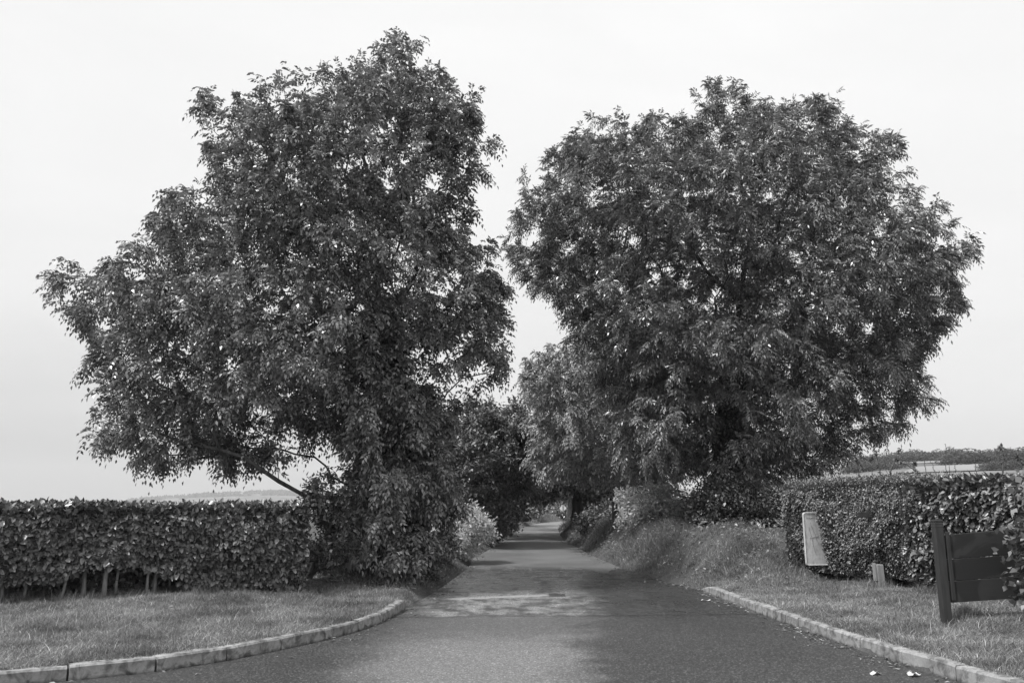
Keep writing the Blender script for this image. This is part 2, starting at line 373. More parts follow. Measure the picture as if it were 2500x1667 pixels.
def ash_leaves(P, D, rg, L=.26, ll=.095, lw=.034, pairs=4, droop=.5):
    """compound leaves: a row of paired leaflets along a drooping midrib, plus one at the tip"""
    n = len(P); D = nrm(D); up = np.array([0, 0, 1.]) + rg.normal(0, .35, (n, 3)); sde = nrm(np.cross(D, up)); nn = nrm(np.cross(sde, D))
    Ls = L * rg.uniform(.7, 1.25, (n, 1)); dr = droop * rg.uniform(.4, 1.6, (n, 1)); leafr = rg.random(n)
    Pl, Dl, Nl, Sz, Rn = [], [], [], [], []
    down = np.array([0, 0, -1.])
    for i in range(pairs + 1):
        t = .28 + .72 * i / pairs; c = P + D * Ls * t + down * Ls * dr * t * t
        Dt = nrm(D + down * dr * 2 * t)
        for sg in ((1, -1) if i < pairs else (0,)):
            d = Dt * (.62 if sg else 1) + sde * sg * .8 + down * .28 + rg.normal(0, .14, (n, 3))
            Pl.append(c); Dl.append(d); Nl.append(nn + rg.normal(0, .25, (n, 3))); Sz.append(rg.uniform(.75, 1.15, n) * (1 if i else .8)); Rn.append(np.clip(leafr * .7 + rg.random(n) * .3, 0, 1))
    Pl, Dl, Nl = map(np.concatenate, (Pl, Dl, Nl)); Sz = np.concatenate(Sz)
    V, Q, _ = simple_leaves(Pl, Dl, Nl, ll * Sz, lw * Sz, .18, .12, rg)
    return V, Q, np.concatenate(Rn)

# ------------------------------------------------------------------ trees and bushes
def cloud(poly, D, T, E, sp, rg, holes=(), floor=None, back=.75, disp=True, hollows=()):
    """points spread through the crown's volume: its outline at its own distance, bulging to a depth of T"""
    sc = 2500 / 2352 if disp else 1
    P = np.array([unproj(x * sc, y * sc, D - .22 * T) for x, y in poly])
    lo, hi = P.min(0), P.max(0); gxs = np.arange(lo[0], hi[0], sp); gzs = np.arange(lo[1], hi[1], sp); gys = np.arange(-T, T * back + .01, sp)
    A, B, C = np.meshgrid(gxs, gys, gzs, indexing='ij'); pts = np.stack([A, B, C], -1).reshape(-1, 3) + rg.uniform(-.5, .5, (A.size, 3)) * sp * 1.05
    ins = inpoly(pts[:, 0], pts[:, 2], P); pts = pts[ins]; d = dpoly(pts[:, 0], pts[:, 2], P) - (.04 if T > 2 else .03); d = d - (.26 if T > 2 else .08) * np.clip(vnoise(pts[:, 0] * 2.5 + pts[:, 1] * .8, pts[:, 2] * 2.5 - pts[:, 1] * .6, 77), 0, 1.2); pts = pts[d > 0]; d = d[d > 0]
    half = T * np.sqrt(np.clip(1 - (1 - np.clip(d / E, 0, 1)) ** 2, 0, 1)) + sp * .5
    # broad lumps in the near and far faces
    half = half * (1 + .16 * vnoise(pts[:, 0] * 1.1, pts[:, 2] * 1.1, int(D * 7))) + (.55 if T > 2 else .12) * vnoise(pts[:, 0] * 2.6, pts[:, 2] * 2.9, int(D * 11) + 3)
    if T > 2: half = half - 1.5 * np.clip(vnoise(pts[:, 0] * 1.7, pts[:, 2] * 1.9, int(D * 5) + 7) - .12, 0, .8)
    halfn = half.copy()
    for hx, hy, hr, dd in hollows:
        cx, cz = unproj(hx * sc, hy * sc, D - .2 * T); rr = hr * sc * D / F; q = np.hypot(pts[:, 0] - cx, pts[:, 2] - cz) / rr
        halfn = halfn - dd * np.clip(1.25 - q + .3 * vnoise(pts[:, 0] * 3, pts[:, 2] * 3, 99), 0, 1)
    keep = (pts[:, 1] > -halfn) & (pts[:, 1] < half * back)
    pts, half, halfn = pts[keep], half[keep], halfn[keep]; shell = np.minimum(np.minimum(halfn + pts[:, 1], half * back - pts[:, 1]), d[keep])
    # loose pockets between the sprays
    pk = vnoise(pts[:, 0] * 1.5 + pts[:, 1] * .9, pts[:, 2] * 1.7 - pts[:, 1] * .7, int(D * 3) + 1)
    keep = pk > -.68
    for hx, hy, hr, pr in holes:
        cx, cz = unproj(hx * sc, hy * sc, D); rr = hr * sc * D / F
        keep &= ~((np.hypot(pts[:, 0] - cx, pts[:, 2] - cz) < rr * (1 + .25 * np.sin(5 * np.arctan2(pts[:, 2] - cz, pts[:, 0] - cx)))) & (rg.random(len(pts)) < pr))
    pts, shell = pts[keep], shell[keep]
    pts[:, 1] += D
    if floor is not None:
        m = pts[:, 2] > ground_h(pts[:, 0], pts[:, 1]) + floor; pts, shell = pts[m], shell[m]
    return pts, shell
def grow(skel, par, pts, bf=.45):
    """join every point to the growing branch network by the cheapest short path"""
    n0 = len(skel); P = np.concatenate([skel, pts]); N = len(P); path = np.zeros(N); parent = np.full(N, -1); order = []
    for i in range(n0):
        parent[i] = par[i]
        if par[i] >= 0: path[i] = path[par[i]] + np.linalg.norm(P[i] - P[par[i]]) * .6
    m = len(pts); best = np.full(m, 1e9); bp = np.zeros(m, int); done = np.zeros(m, bool)
    for i in range(n0):
        c = np.linalg.norm(pts - P[i], axis=1) + bf * path[i]; u = c < best; best[u] = c[u]; bp[u] = i
    for _ in range(m):
        j_ = int(np.argmin(best)); g = n0 + j_; parent[g] = bp[j_]; path[g] = path[bp[j_]] + np.linalg.norm(P[g] - P[bp[j_]])
        done[j_] = True; best[j_] = np.inf; order.append(g)
        c = np.linalg.norm(pts - P[g], axis=1) + bf * path[g]; u = (c < best) & ~done; best[u] = c[u]; bp[u] = g
    return P, parent, order
def tree(name, label, cat, poly, D, T, base, skel_px, mat, bark='bark', sp=.5, E=3.0, holes=(), kind='ash', K=5, rtip=.006, group=None, seed=1,
         leafkw={}, rad=None, dense=(), hollows=(), floor=.1, back=.75, ivy=None, trunkparts=True, disp=True, droop_bias=0.0):
    """skel_px: list of limbs; each a list of (x, y, depth) picture points, the first one starting at the base"""
    rg = np.random.default_rng(seed); bx, by = base; bz = float(ground_h(np.array([bx]), np.array([by]))[0])
    root = empty(name, (bx, by, bz), label, cat, group)
    pts, shell = cloud(poly, D, T, E, sp, rg, holes, floor, back, disp, hollows)
    sc = 2500 / 2352 if disp else 1
    sk, pr, chains = [(bx, by, bz - .15)], [-1], []
    for li, limb in enumerate(skel_px):
        w_ = []
        for (x, y, d) in limb:
            X_, Z_ = unproj(x * sc, y * sc, d); w_.append((float(X_), d, float(Z_)))
        if li == 0: start = 0
        else: start = int(np.argmin([np.linalg.norm(np.array(s_) - np.array(w_[0])) for s_ in sk]))
        cur = start; ch = [start]
        for q in (w_ if li == 0 else w_[1:]):
            a = np.array(sk[cur]); b = np.array(q); m = max(1, int(np.linalg.norm(b - a) / .45))
            for s_ in range(1, m + 1):
                p = a + (b - a) * s_ / m
                if s_ < m: p = p + rg.normal(0, .035, 3)
                sk.append(tuple(p)); pr.append(cur); cur = len(sk) - 1; ch.append(cur)
        chains.append(ch)
    P, parent, order = grow(np.array(sk), pr, pts)
    N = len(P); n0 = len(sk); r2 = np.zeros(N); seq = order[::-1] + list(range(n0 - 1, -1, -1)); nchild = np.zeros(N, int)
    for i in seq:
        if parent[i] >= 0: nchild[parent[i]] += 1
    ex = 2.05
    for i in seq:
        if r2[i] == 0: r2[i] = rtip ** ex
        if parent[i] >= 0: r2[parent[i]] += r2[i] + (rtip * .25) ** ex
    r = r2 ** (1 / ex)
    if rad: r = r * (1 + (rad / r[0] - 1) * (r / r[0]) ** 1.2)
    r = np.maximum(r, rtip * .8)
    # trunk and main limbs: continuous swept tubes
    parts = []; tr = None
    for ci, ch in enumerate(chains):
        rr = r[ch].copy()
        if ci == 0:
            rr[0] *= 1.35
            if len(rr) > 1: rr[1] *= 1.12
        else: rr = rr * .72; rr[0] = rr[1]
        V, Q_ = swept(P[ch], rr, 12 if D < 30 else 8, .05, seed + ci)
        nm = 'trunk' if ci == 0 else 'limb'
        parts.append((V, Q_))
    idx = np.arange(n0, N); pa = parent[idx]; rp = np.minimum(r[pa], r[idx] * 1.35); thick = r[idx] > .03
    for m, sd_ in ((thick, 7), (~thick, 4)):
        if m.any():
            # a kink half way keeps twigs from being ruler straight
            A, B = P[pa[m]], P[idx[m]]; Mi = (A + B) / 2 + rg.normal(0, .06, A.shape) * np.linalg.norm(B - A, axis=1, keepdims=True) + np.array([0, 0, .02])
            ra, rb = rp[m], r[idx[m]]
            parts.append(tubes(A, Mi, ra, (ra + rb) / 2, sd_)); parts.append(tubes(Mi, B, (ra + rb) / 2, rb, sd_))
    V, Q_ = merge(parts); quads('trunk', V, Q_, MAT[bark], root, smooth=True)
    # leaves on the thin twigs
    thin = (r[idx] < max(.02, rtip * 3.2)); li = idx[thin]; c = P[idx].mean(0)
    e_ = P[li] - P[parent[li]]; sh = shell[li - n0]
    cnt = np.where(sh < 1.3, K, np.maximum(1, int(K * .6)))
    q3 = P[li]; cl = vnoise(q3[:, 0] * 2.4 + q3[:, 1] * 1.1, q3[:, 2] * 2.6 - q3[:, 1] * 1.3, seed + 60)
    cnt = np.maximum(1, cnt * np.clip(1.05 + 1.3 * cl, .12, 2.9)).astype(int)
    for poly_, mul in dense:
        PP = np.array([unproj(x * sc, y * sc, D - .2 * T) for x, y in poly_]); cnt = np.where(inpoly(P[li][:, 0], P[li][:, 2], PP), (cnt * mul).astype(int), cnt)
    rep = np.repeat(np.arange(len(li)), cnt); n = len(rep)
    t = rg.uniform(.15, 1.08, (n, 1)); b_ = P[parent[li]][rep] + e_[rep] * t
    outw = nrm(P[li][rep] - c) ; D_ = nrm(nrm(e_[rep]) * .55 + outw * .35 + np.array([0, 0, .12 - droop_bias]) + rg.normal(0, .62, (n, 3)))
    b_ = b_ + rg.normal(0, .05, (n, 3))
    if kind == 'ash': V, Q_, rn = ash_leaves(b_, D_, rg, **leafkw)
    else:
        L = leafkw.get('L', .2); W = leafkw.get('W', .12); q_ = leafkw.get('q', 3); rep2 = np.repeat(np.arange(n), q_)
        b2 = b_[rep2] + rg.normal(0, L * .8, (len(rep2), 3)); d2 = D_[rep2] + rg.normal(0, .6, (len(rep2), 3)) + np.array([0, 0, -.25])
        V, Q_, rn = simple_leaves(b2, d2, np.array([0, 0, 1.]) + rg.normal(0, .45, (len(rep2), 3)), L * rg.uniform(.7, 1.3, len(rep2)), W * rg.uniform(.7, 1.3, len(rep2)), .15, .15, rg)
    quads('crown', V, Q_, MAT[mat], root, rnd=rn)
    if ivy:
        z0, z1, ri, cnt_ = ivy; ch = chains[0]; Pc = P[ch]; zz = rg.uniform(z0, z1, cnt_) + bz
        xx = np.interp(zz, Pc[:, 2], Pc[:, 0]); yy = np.interp(zz, Pc[:, 2], Pc[:, 1]); an = rg.uniform(0, 2 * np.pi, cnt_)
        rr = ri * (1 - .35 * (zz - bz - z0) / (z1 - z0)) * (1 + .25 * vnoise(an * 1.5, zz * 1.6, seed)) - np.abs(rg.normal(0, .08, cnt_))
        o = np.stack([np.cos(an), np.sin(an), np.zeros(cnt_)], -1); p = np.stack([xx, yy, zz], -1) + o * rr[:, None]
        V, Q_, rn = simple_leaves(p, o * .5 + np.array([0, 0, -.7]) + rg.normal(0, .4, p.shape), o + np.array([0, 0, .5]) + rg.normal(0, .3, p.shape), rg.uniform(.06, .11, cnt_), rg.uniform(.05, .09, cnt_), .15, .1, rg)
        quads('ivy', V, Q_, MAT['dark'], root, rnd=rn)
    return root

LEFT = [(105,640),(150,612),(165,580),(200,560),(240,592),(290,562),(340,545),(350,490),(400,465),(440,445),(468,430),(440,380),(425,300),(465,250),(480,192),(560,182),(640,148),(700,165),(745,128),
        (800,158),(800,100),(835,95),(850,135),(870,85),(930,85),(990,90),(1025,120),(1020,165),(1070,172),(1110,165),(1120,200),(1100,240),(1140,235),(1160,290),(1135,320),(1100,350),(1140,400),(1130,450),(1085,490),
        (1110,540),(1150,560),(1150,620),(1190,690),(1180,740),(1162,800),(1165,865),(1130,905),(1095,870),(1050,850),(1045,890),(1062,950),(1048,980),(1055,1060),(1070,1110),(1055,1200),(1022,1280),(950,1335),(880,1350),(800,1330),(760,1290),(740,1180),(722,1110),
        (700,1060),(620,1075),(560,1085),(440,1105),(380,1080),(300,1090),(250,1060),(155,1020),(172,960),(160,930),(215,885),(160,850),(165,820),(200,790),(155,765),(110,740),(120,690)]
tree('ash_tree', 'tall broad ash tree with low drooping limb standing at the end of the beech hedge', 'tree', LEFT, 18.0, 3.6, (-3.05, 17.9),
     [[(880, 1250, 17.9), (895, 1000, 17.9), (880, 800, 18.0), (860, 600, 18.1), (850, 420, 18.1), (830, 300, 18.1)],
      [(895, 1130, 17.9), (700, 1138, 17.2), (640, 1105, 16.9), (560, 1050, 16.8), (440, 1020, 16.6), (330, 980, 16.6)],
      [(890, 900, 18.0), (700, 760, 17.0), (520, 700, 16.4), (330, 660, 16.6), (200, 640, 17.2)],
      [(880, 800, 18.0), (960, 600, 18.0), (950, 400, 18.2), (990, 300, 18.2), (1000, 180, 18.0)],
      [(950, 420, 18.2), (1060, 330, 17.8), (1120, 290, 17.8)],
      [(885, 850, 18.0), (1000, 760, 17.2), (1110, 690, 17.2)],
      [(870, 700, 18.0), (700, 500, 17.6), (600, 330, 17.6), (540, 240, 17.8)],
      [(885, 950, 17.9), (1000, 950, 17.6), (1060, 870, 17.4), (1140, 850, 17.3)]],
     'ash_a', sp=.50, E=4.0, holes=[(965, 372, 34, .95), (600, 1010, 45, .8), (690, 1000, 30, .7), (640, 560, 22, .7), (470, 700, 24, .5), (240, 610, 16, .9), (430, 640, 16, .6), (600, 620, 20, .6)],
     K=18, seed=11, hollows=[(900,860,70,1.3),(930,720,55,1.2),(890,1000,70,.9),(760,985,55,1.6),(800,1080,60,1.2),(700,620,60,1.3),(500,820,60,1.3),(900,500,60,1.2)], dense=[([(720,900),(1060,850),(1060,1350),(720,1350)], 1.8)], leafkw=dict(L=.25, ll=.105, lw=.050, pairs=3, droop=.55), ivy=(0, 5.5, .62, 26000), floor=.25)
RIGHT = [(1175,355),(1215,330),(1240,365),(1265,320),(1310,310),(1320,280),(1365,245),(1400,265),(1430,230),(1452,240),(1460,290),(1510,282),(1555,275),(1565,240),(1610,200),(1680,195),(1700,232),(1745,215),(1790,225),
         (1830,188),(1860,230),(1900,255),(1935,250),(1950,300),(2000,300),(2040,330),(2070,370),(2090,430),(2110,470),(2150,510),(2190,550),(2220,560),(2245,590),(2235,640),(2200,690),(2180,750),(2160,800),(2128,830),
         (2140,930),(2100,960),(2120,1000),(2070,1000),(2020,1000),(2000,1050),(1950,1080),(1900,1092),(1830,1085),(1790,1110),(1770,1160),(1690,1180),(1610,1160),(1590,1110),(1560,1060),(1480,1090),(1420,1070),
         (1400,1000),(1380,900),(1340,795),(1290,770),(1280,710),(1240,680),(1200,640),(1180,600),(1160,560),(1150,510),(1180,480),(1190,440),(1220,420),(1205,380)]
tree('ash_tree', 'rounded spreading ash tree on the grass bank behind the hawthorn hedge', 'tree', RIGHT, 24.0, 4.8, (6.7, 24.0),
     [[(1680, 1050, 24.0), (1690, 850, 24.0), (1700, 700, 24.0), (1720, 560, 24.2), (1730, 400, 24.2), (1740, 300, 24.2)],
      [(1690, 850, 24.0), (1850, 700, 23.0), (2000, 640, 22.8), (2150, 620, 23.4)],
      [(1690, 800, 24.0), (1500, 650, 22.8), (1350, 560, 22.6), (1230, 520, 23.2)],
      [(1700, 700, 24.0), (1520, 500, 23.4), (1420, 350, 23.6)],
      [(1700, 700, 24.0), (1790, 560, 23.2), (1900, 400, 23.4)],
      [(1685, 950, 24.0), (1600, 850, 22.4), (1550, 780, 21.6)],
      [(1685, 920, 24.0), (1850, 880, 22.6), (1980, 860, 22.6), (2060, 900, 23)],
      [(1685, 900, 24.0), (1500, 800, 23.6), (1390, 700, 23.4), (1300, 660, 23.4)],
      [(1720, 560, 24.2), (1700, 420, 23.4), (1640, 300, 23.6)]],
     'ash_b', sp=.60, E=4.6, holes=[(1470, 730, 26, .7), (1560, 560, 16, .6), (1830, 940, 30, .6), (1900, 700, 26, .6), (1990, 580, 20, .6), (2030, 850, 22, .6), (1840, 1040, 26, .7), (1960, 480, 20, .6)],
     K=21, seed=23, hollows=[(1560,640,90,2.6),(1650,700,100,2.8),(1450,620,70,2),(1610,930,80,2.2),(1640,1050,90,1.3),(1700,560,60,1.8),(1830,800,80,2),(1760,640,70,2.2),(1900,960,70,2),(1330,600,60,1.6)], dense=[([(1480,700),(1850,700),(1850,1200),(1480,1200)], 1.4)], leafkw=dict(L=.30, ll=.125, lw=.040, pairs=4, droop=.5), ivy=(0, 5.0, .6, 16000), floor=.2)

LANE = 'trees closing over the lane'
tree('lane_tree', 'pale feathery tree directly behind the right-hand ash, leaning over the lane', 'tree',
     [(1180,865),(1215,805),(1280,782),(1340,775),(1500,750),(1580,880),(1580,1080),(1500,1150),(1420,1110),(1330,1105),(1290,1120),(1240,1095),(1188,1050),(1210,1000),(1195,940),(1172,900)], 31, 4.2, (3.9, 31.5),
     [[(1408, 1100, 31.5), (1400, 980, 31.2), (1380, 880, 31)], [(1405, 1050, 31.5), (1320, 950, 30), (1260, 860, 30)], [(1405, 1080, 31.5), (1300, 1020, 30), (1230, 990, 30)]],
     'pale', sp=.62, E=3, K=20, kind='ash', leafkw=dict(L=.3, ll=.15, lw=.06, pairs=3, droop=.6), group=LANE, seed=31, floor=.4, rtip=.007)
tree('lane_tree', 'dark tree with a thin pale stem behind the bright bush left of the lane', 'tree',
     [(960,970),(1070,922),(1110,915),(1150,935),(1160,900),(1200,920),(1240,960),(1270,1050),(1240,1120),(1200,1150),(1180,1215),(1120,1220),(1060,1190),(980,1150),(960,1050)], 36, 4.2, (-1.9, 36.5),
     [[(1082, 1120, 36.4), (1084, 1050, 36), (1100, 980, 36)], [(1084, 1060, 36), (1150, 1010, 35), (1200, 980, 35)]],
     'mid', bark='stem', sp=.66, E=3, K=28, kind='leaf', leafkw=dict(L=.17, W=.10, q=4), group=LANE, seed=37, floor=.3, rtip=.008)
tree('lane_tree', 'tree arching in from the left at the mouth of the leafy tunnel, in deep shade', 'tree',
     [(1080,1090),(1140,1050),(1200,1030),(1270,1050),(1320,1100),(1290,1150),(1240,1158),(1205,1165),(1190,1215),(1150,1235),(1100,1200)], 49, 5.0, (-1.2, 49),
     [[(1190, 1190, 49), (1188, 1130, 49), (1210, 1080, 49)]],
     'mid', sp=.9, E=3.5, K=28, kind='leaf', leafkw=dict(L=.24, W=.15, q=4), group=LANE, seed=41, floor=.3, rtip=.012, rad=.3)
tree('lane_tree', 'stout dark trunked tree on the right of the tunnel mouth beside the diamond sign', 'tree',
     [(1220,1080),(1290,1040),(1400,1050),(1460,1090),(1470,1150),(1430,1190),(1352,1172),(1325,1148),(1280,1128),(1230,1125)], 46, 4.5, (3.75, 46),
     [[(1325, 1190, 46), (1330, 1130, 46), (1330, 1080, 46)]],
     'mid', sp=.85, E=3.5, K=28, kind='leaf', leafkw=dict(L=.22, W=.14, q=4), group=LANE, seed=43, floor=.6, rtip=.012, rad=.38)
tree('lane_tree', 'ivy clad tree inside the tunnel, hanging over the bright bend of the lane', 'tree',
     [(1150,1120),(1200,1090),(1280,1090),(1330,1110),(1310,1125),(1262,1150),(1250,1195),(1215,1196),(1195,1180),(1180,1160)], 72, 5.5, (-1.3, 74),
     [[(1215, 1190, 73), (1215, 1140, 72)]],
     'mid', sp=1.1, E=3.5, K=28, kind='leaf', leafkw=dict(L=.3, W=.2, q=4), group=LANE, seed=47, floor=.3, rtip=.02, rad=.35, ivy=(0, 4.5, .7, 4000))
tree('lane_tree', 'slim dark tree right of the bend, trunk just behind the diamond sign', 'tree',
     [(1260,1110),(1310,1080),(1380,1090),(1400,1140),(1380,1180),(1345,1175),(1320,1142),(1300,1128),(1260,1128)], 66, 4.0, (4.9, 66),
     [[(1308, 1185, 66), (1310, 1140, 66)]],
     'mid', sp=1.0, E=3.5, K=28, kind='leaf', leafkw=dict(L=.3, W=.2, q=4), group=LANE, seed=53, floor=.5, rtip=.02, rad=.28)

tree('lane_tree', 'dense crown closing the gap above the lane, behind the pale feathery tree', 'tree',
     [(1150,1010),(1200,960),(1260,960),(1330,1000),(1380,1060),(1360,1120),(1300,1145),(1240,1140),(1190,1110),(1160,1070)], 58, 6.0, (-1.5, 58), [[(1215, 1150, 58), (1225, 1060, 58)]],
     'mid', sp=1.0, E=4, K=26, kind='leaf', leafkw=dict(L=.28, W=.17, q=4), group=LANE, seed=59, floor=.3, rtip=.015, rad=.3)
for i, (px0, px1, yy_, dd, lab) in enumerate(((1080, 1215, 1060, 86, 'tree filling the background left of the bend'), (1200, 1330, 1090, 118, 'farthest tree, closing the view straight beyond the bend'), (1290, 1440, 1070, 108, 'tree filling the background right of the diamond sign'))):
    tree('lane_tree', lab, 'tree', [(px0, 1190), (px0 - 10, 1120), (px0 + 30, yy_), (px1 - 30, yy_ - 8), (px1 + 10, 1110), (px1, 1190)], dd, 6.0, (float(unproj((px0 + px1) * .5 * 1.063, 1200, dd)[0]), dd), [[((px0 + px1) / 2, 1130, dd)]],
         'mid', sp=1.5, E=4, K=22, kind='leaf', leafkw=dict(L=.5, W=.3, q=4), group=LANE, seed=160 + i, floor=.3, rtip=.02, rad=.35)

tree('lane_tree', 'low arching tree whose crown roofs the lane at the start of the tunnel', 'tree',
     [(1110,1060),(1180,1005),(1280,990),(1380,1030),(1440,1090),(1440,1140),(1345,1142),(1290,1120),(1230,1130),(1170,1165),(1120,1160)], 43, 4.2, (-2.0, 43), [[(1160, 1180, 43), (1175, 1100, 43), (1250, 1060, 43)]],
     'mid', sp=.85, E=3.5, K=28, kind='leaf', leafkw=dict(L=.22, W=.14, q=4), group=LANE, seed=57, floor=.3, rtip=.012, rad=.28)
def bush(label, poly, D, T, base, mat, sp=.28, L=.09, W=.06, seed=1, q=3, K=12, E=1.0, stem='bark', name='bush', kind='leaf', leafkw=None, floor=.0, group=None):
    return tree(name, label, 'bush', poly, D, T, base, [[(sum(p[0] for p in poly) / len(poly), sum(p[1] for p in poly) / len(poly), D)]], mat, bark=stem, sp=sp, E=E, K=K, kind=kind,
                leafkw=leafkw or dict(L=L, W=W, q=q), seed=seed, rtip=.004, floor=floor, back=.9, group=group, rad=.05)
BU = 'bushes on the lane banks'
bush('bright rounded bush leaning from the left bank towards the lane', [(1000,1180),(1045,1150),(1090,1158),(1130,1192),(1142,1232),(1112,1258),(1080,1292),(1040,1315),(1000,1300),(990,1230)], 25, 1.3, (-2.3, 25), 'bright', sp=.27, L=.10, W=.055, seed=61, group=BU)
bush('bright bush with upright pale shoots on the bank left of the big ash trunk', [(1418,1135),(1440,1108),(1478,1122),(1510,1106),(1560,1126),(1592,1140),(1595,1200),(1500,1212),(1420,1208)], 25.5, 1.3, (3.7, 25.5), 'bright', sp=.27, L=.11, W=.06, seed=67, group=BU)
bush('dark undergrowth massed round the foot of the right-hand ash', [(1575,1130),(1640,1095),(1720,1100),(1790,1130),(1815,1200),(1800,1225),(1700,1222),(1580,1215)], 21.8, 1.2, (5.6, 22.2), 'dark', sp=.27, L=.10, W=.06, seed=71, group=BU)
bush('grey green scrub between the stout trunk and the bright shooting bush', [(1310,1195),(1350,1165),(1400,1150),(1432,1170),(1430,1222),(1380,1225),(1312,1220)], 37, 1.6, (4.0, 37), 'mid', sp=.38, L=.13, W=.09, seed=73, group=BU)
bush('shaded scrub at the left verge just before the tunnel', [(1110,1200),(1150,1150),(1192,1170),(1200,1212),(1165,1238),(1120,1262)], 38, 1.6, (-2.0, 38), 'mid', sp=.40, L=.13, W=.09, seed=79, group=BU)
bush('sunlit hedge bush seen through the end of the tunnel', [(1232,1160),(1262,1168),(1300,1150),(1340,1155),(1345,1200),(1300,1202),(1240,1203)], 97, 2.5, (3.2, 99), 'ash_b', sp=.7, L=.3, W=.2, seed=83, group=BU, E=2)
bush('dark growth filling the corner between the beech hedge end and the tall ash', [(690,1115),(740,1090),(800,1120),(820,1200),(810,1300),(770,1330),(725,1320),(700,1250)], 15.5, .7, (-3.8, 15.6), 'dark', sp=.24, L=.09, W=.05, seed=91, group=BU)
bush('low tangle of undergrowth below the tall ash, by the end of the kerb', [(985,1230),(1040,1200),(1062,1240),(1050,1300),(1010,1340),(940,1352),(880,1350),(900,1290)], 18.3, .9, (-2.1, 18.4), 'mid', sp=.24, L=.09, W=.05, seed=89, group=BU)

# ------------------------------------------------------------------ hedges
def hedge(label, path, h, th, mat, L, W, n, seed, bottom, stems=(), ztop=None, shape=None, top_fuzz=.05, halves=True, down=.5, ends=(1, 1), amp=.07):
    rg = np.random.default_rng(seed); A, B = map(np.array, path); A = A.astype(float); B = B.astype(float); ax = B - A; Ln = np.linalg.norm(ax); ax /= Ln
    fr = np.array([ax[1], -ax[0]])
    if fr @ (-(A + B) / 2) < 0: fr = -fr
    mid = (A + B) / 2; gz = float(ground_h(np.array([mid[0]]), np.array([mid[1]]))[0])
    root = empty('hedge', (mid[0], mid[1], gz), label, 'hedge')
    areas = np.array([Ln * h, Ln * th, Ln * h * .35, th * h * ends[0], th * h * ends[1]]); which = rg.choice(5, n, p=areas / areas.sum())
    u = rg.uniform(0, 1, n) * Ln; v = rg.uniform(0, 1, n); dep = np.abs(rg.normal(0, .13, n)) ; t = rg.uniform(-.5, .5, n) * th
    z = bottom(u) + v * (h - bottom(u)); nx_ = np.zeros((n, 3))
    f_, top, bk, e0, e1 = [which == i for i in range(5)]
    bulge = amp * vnoise(u * 2.3, z * 2.6, seed) + amp * .45 * vnoise(u * 7, z * 8, seed + 5); t = np.where(f_, th / 2 + bulge - dep, t); t = np.where(bk, -th / 2 + dep, t); z = np.where(bk, .03 + v * (h - .03), z)
    rt = .12 * np.clip((z - (h - .22)) / .22, 0, 1) ** 2; und = (.10 if amp < .1 else .30) * np.clip((.75 - z) / .75, 0, 1) ** 1.3; t = np.where(f_, t - rt - und, t)
    z = np.where(top, h + .045 * vnoise(u * 1.7, t * 2, seed + 1) - dep * .8 + np.abs(rg.normal(0, top_fuzz, n)), z)
    u = np.where(e0, dep, np.where(e1, Ln - dep, u))
    nx2 = np.zeros((n, 2)); nx2[f_] = fr; nx2[bk] = -fr; nx2[e0] = -ax; nx2[e1] = ax
    nor = np.concatenate([nx2, np.where(top, 1, 0)[:, None]], 1)
    p2 = A + u[:, None] * ax + t[:, None] * fr; g = ground_h(p2[:, 0], p2[:, 1]); z = z if ztop is None else z * (ztop - g) / h; P = np.concatenate([p2, (g + z)[:, None]], 1)
    Dn = nor * .55 + np.array([0, 0, -down]) * np.where(top, -.3, 1)[:, None] + rg.normal(0, .55, (n, 3)); Nn = nor * .9 + np.array([0, 0, .75]) + rg.normal(0, .42, (n, 3))
    V, Q_, rn = simple_leaves(P, Dn, Nn, L * rg.uniform(.65, 1.25, n), W * rg.uniform(.65, 1.25, n), .12, .18, rg, halves)
    quads('foliage', V, Q_, MAT[mat], root, rnd=rn)
    # the tangle of twigs inside
    m = int(Ln * 90); u = rg.uniform(0, Ln, m); t = rg.uniform(-.4, .4, m) * th; z = rg.uniform(.15, h - .1, m); c2 = A + u[:, None] * ax + t[:, None] * fr
    a = np.concatenate([c2, (ground_h(c2[:, 0], c2[:, 1]) + z)[:, None]], 1); b = a + rg.normal(0, .22, (m, 3)) + np.array([0, 0, .12]); b[:, 2] = np.minimum(b[:, 2], (g.min() + h if ztop is None else ztop) - .08); a[:, 2] = np.minimum(a[:, 2], b[:, 2])
    rr = rg.uniform(.003, .009, m); V, Q_ = tubes(a, b, rr, rr * .6, 4); tag(quads('twigs', V, Q_, MAT['bark'], root), kind='stuff')
    for (su, st, sr, hh, lean) in stems:
        c = A + su * ax + st * fr; gz_ = float(ground_h(np.array([c[0]]), np.array([c[1]]))[0])
        k_ = 7; zz = np.linspace(-.05, hh, k_); off = np.cumsum(rg.normal(0, .012, (k_, 2)), 0)
        Pn = np.stack([c[0] + lean * ax[0] * zz + off[:, 0], c[1] + lean * ax[1] * zz + off[:, 1], gz_ + zz], -1)
        V, Q_ = swept(Pn, sr * .82 * np.array([1.35, 1.05, 1, .95, .9, .85, .8]), 8, .07, int(su * 100)); quads('stem', V, Q_, MAT['stem'], root, smooth=True)
    return root, A, ax, fr, Ln
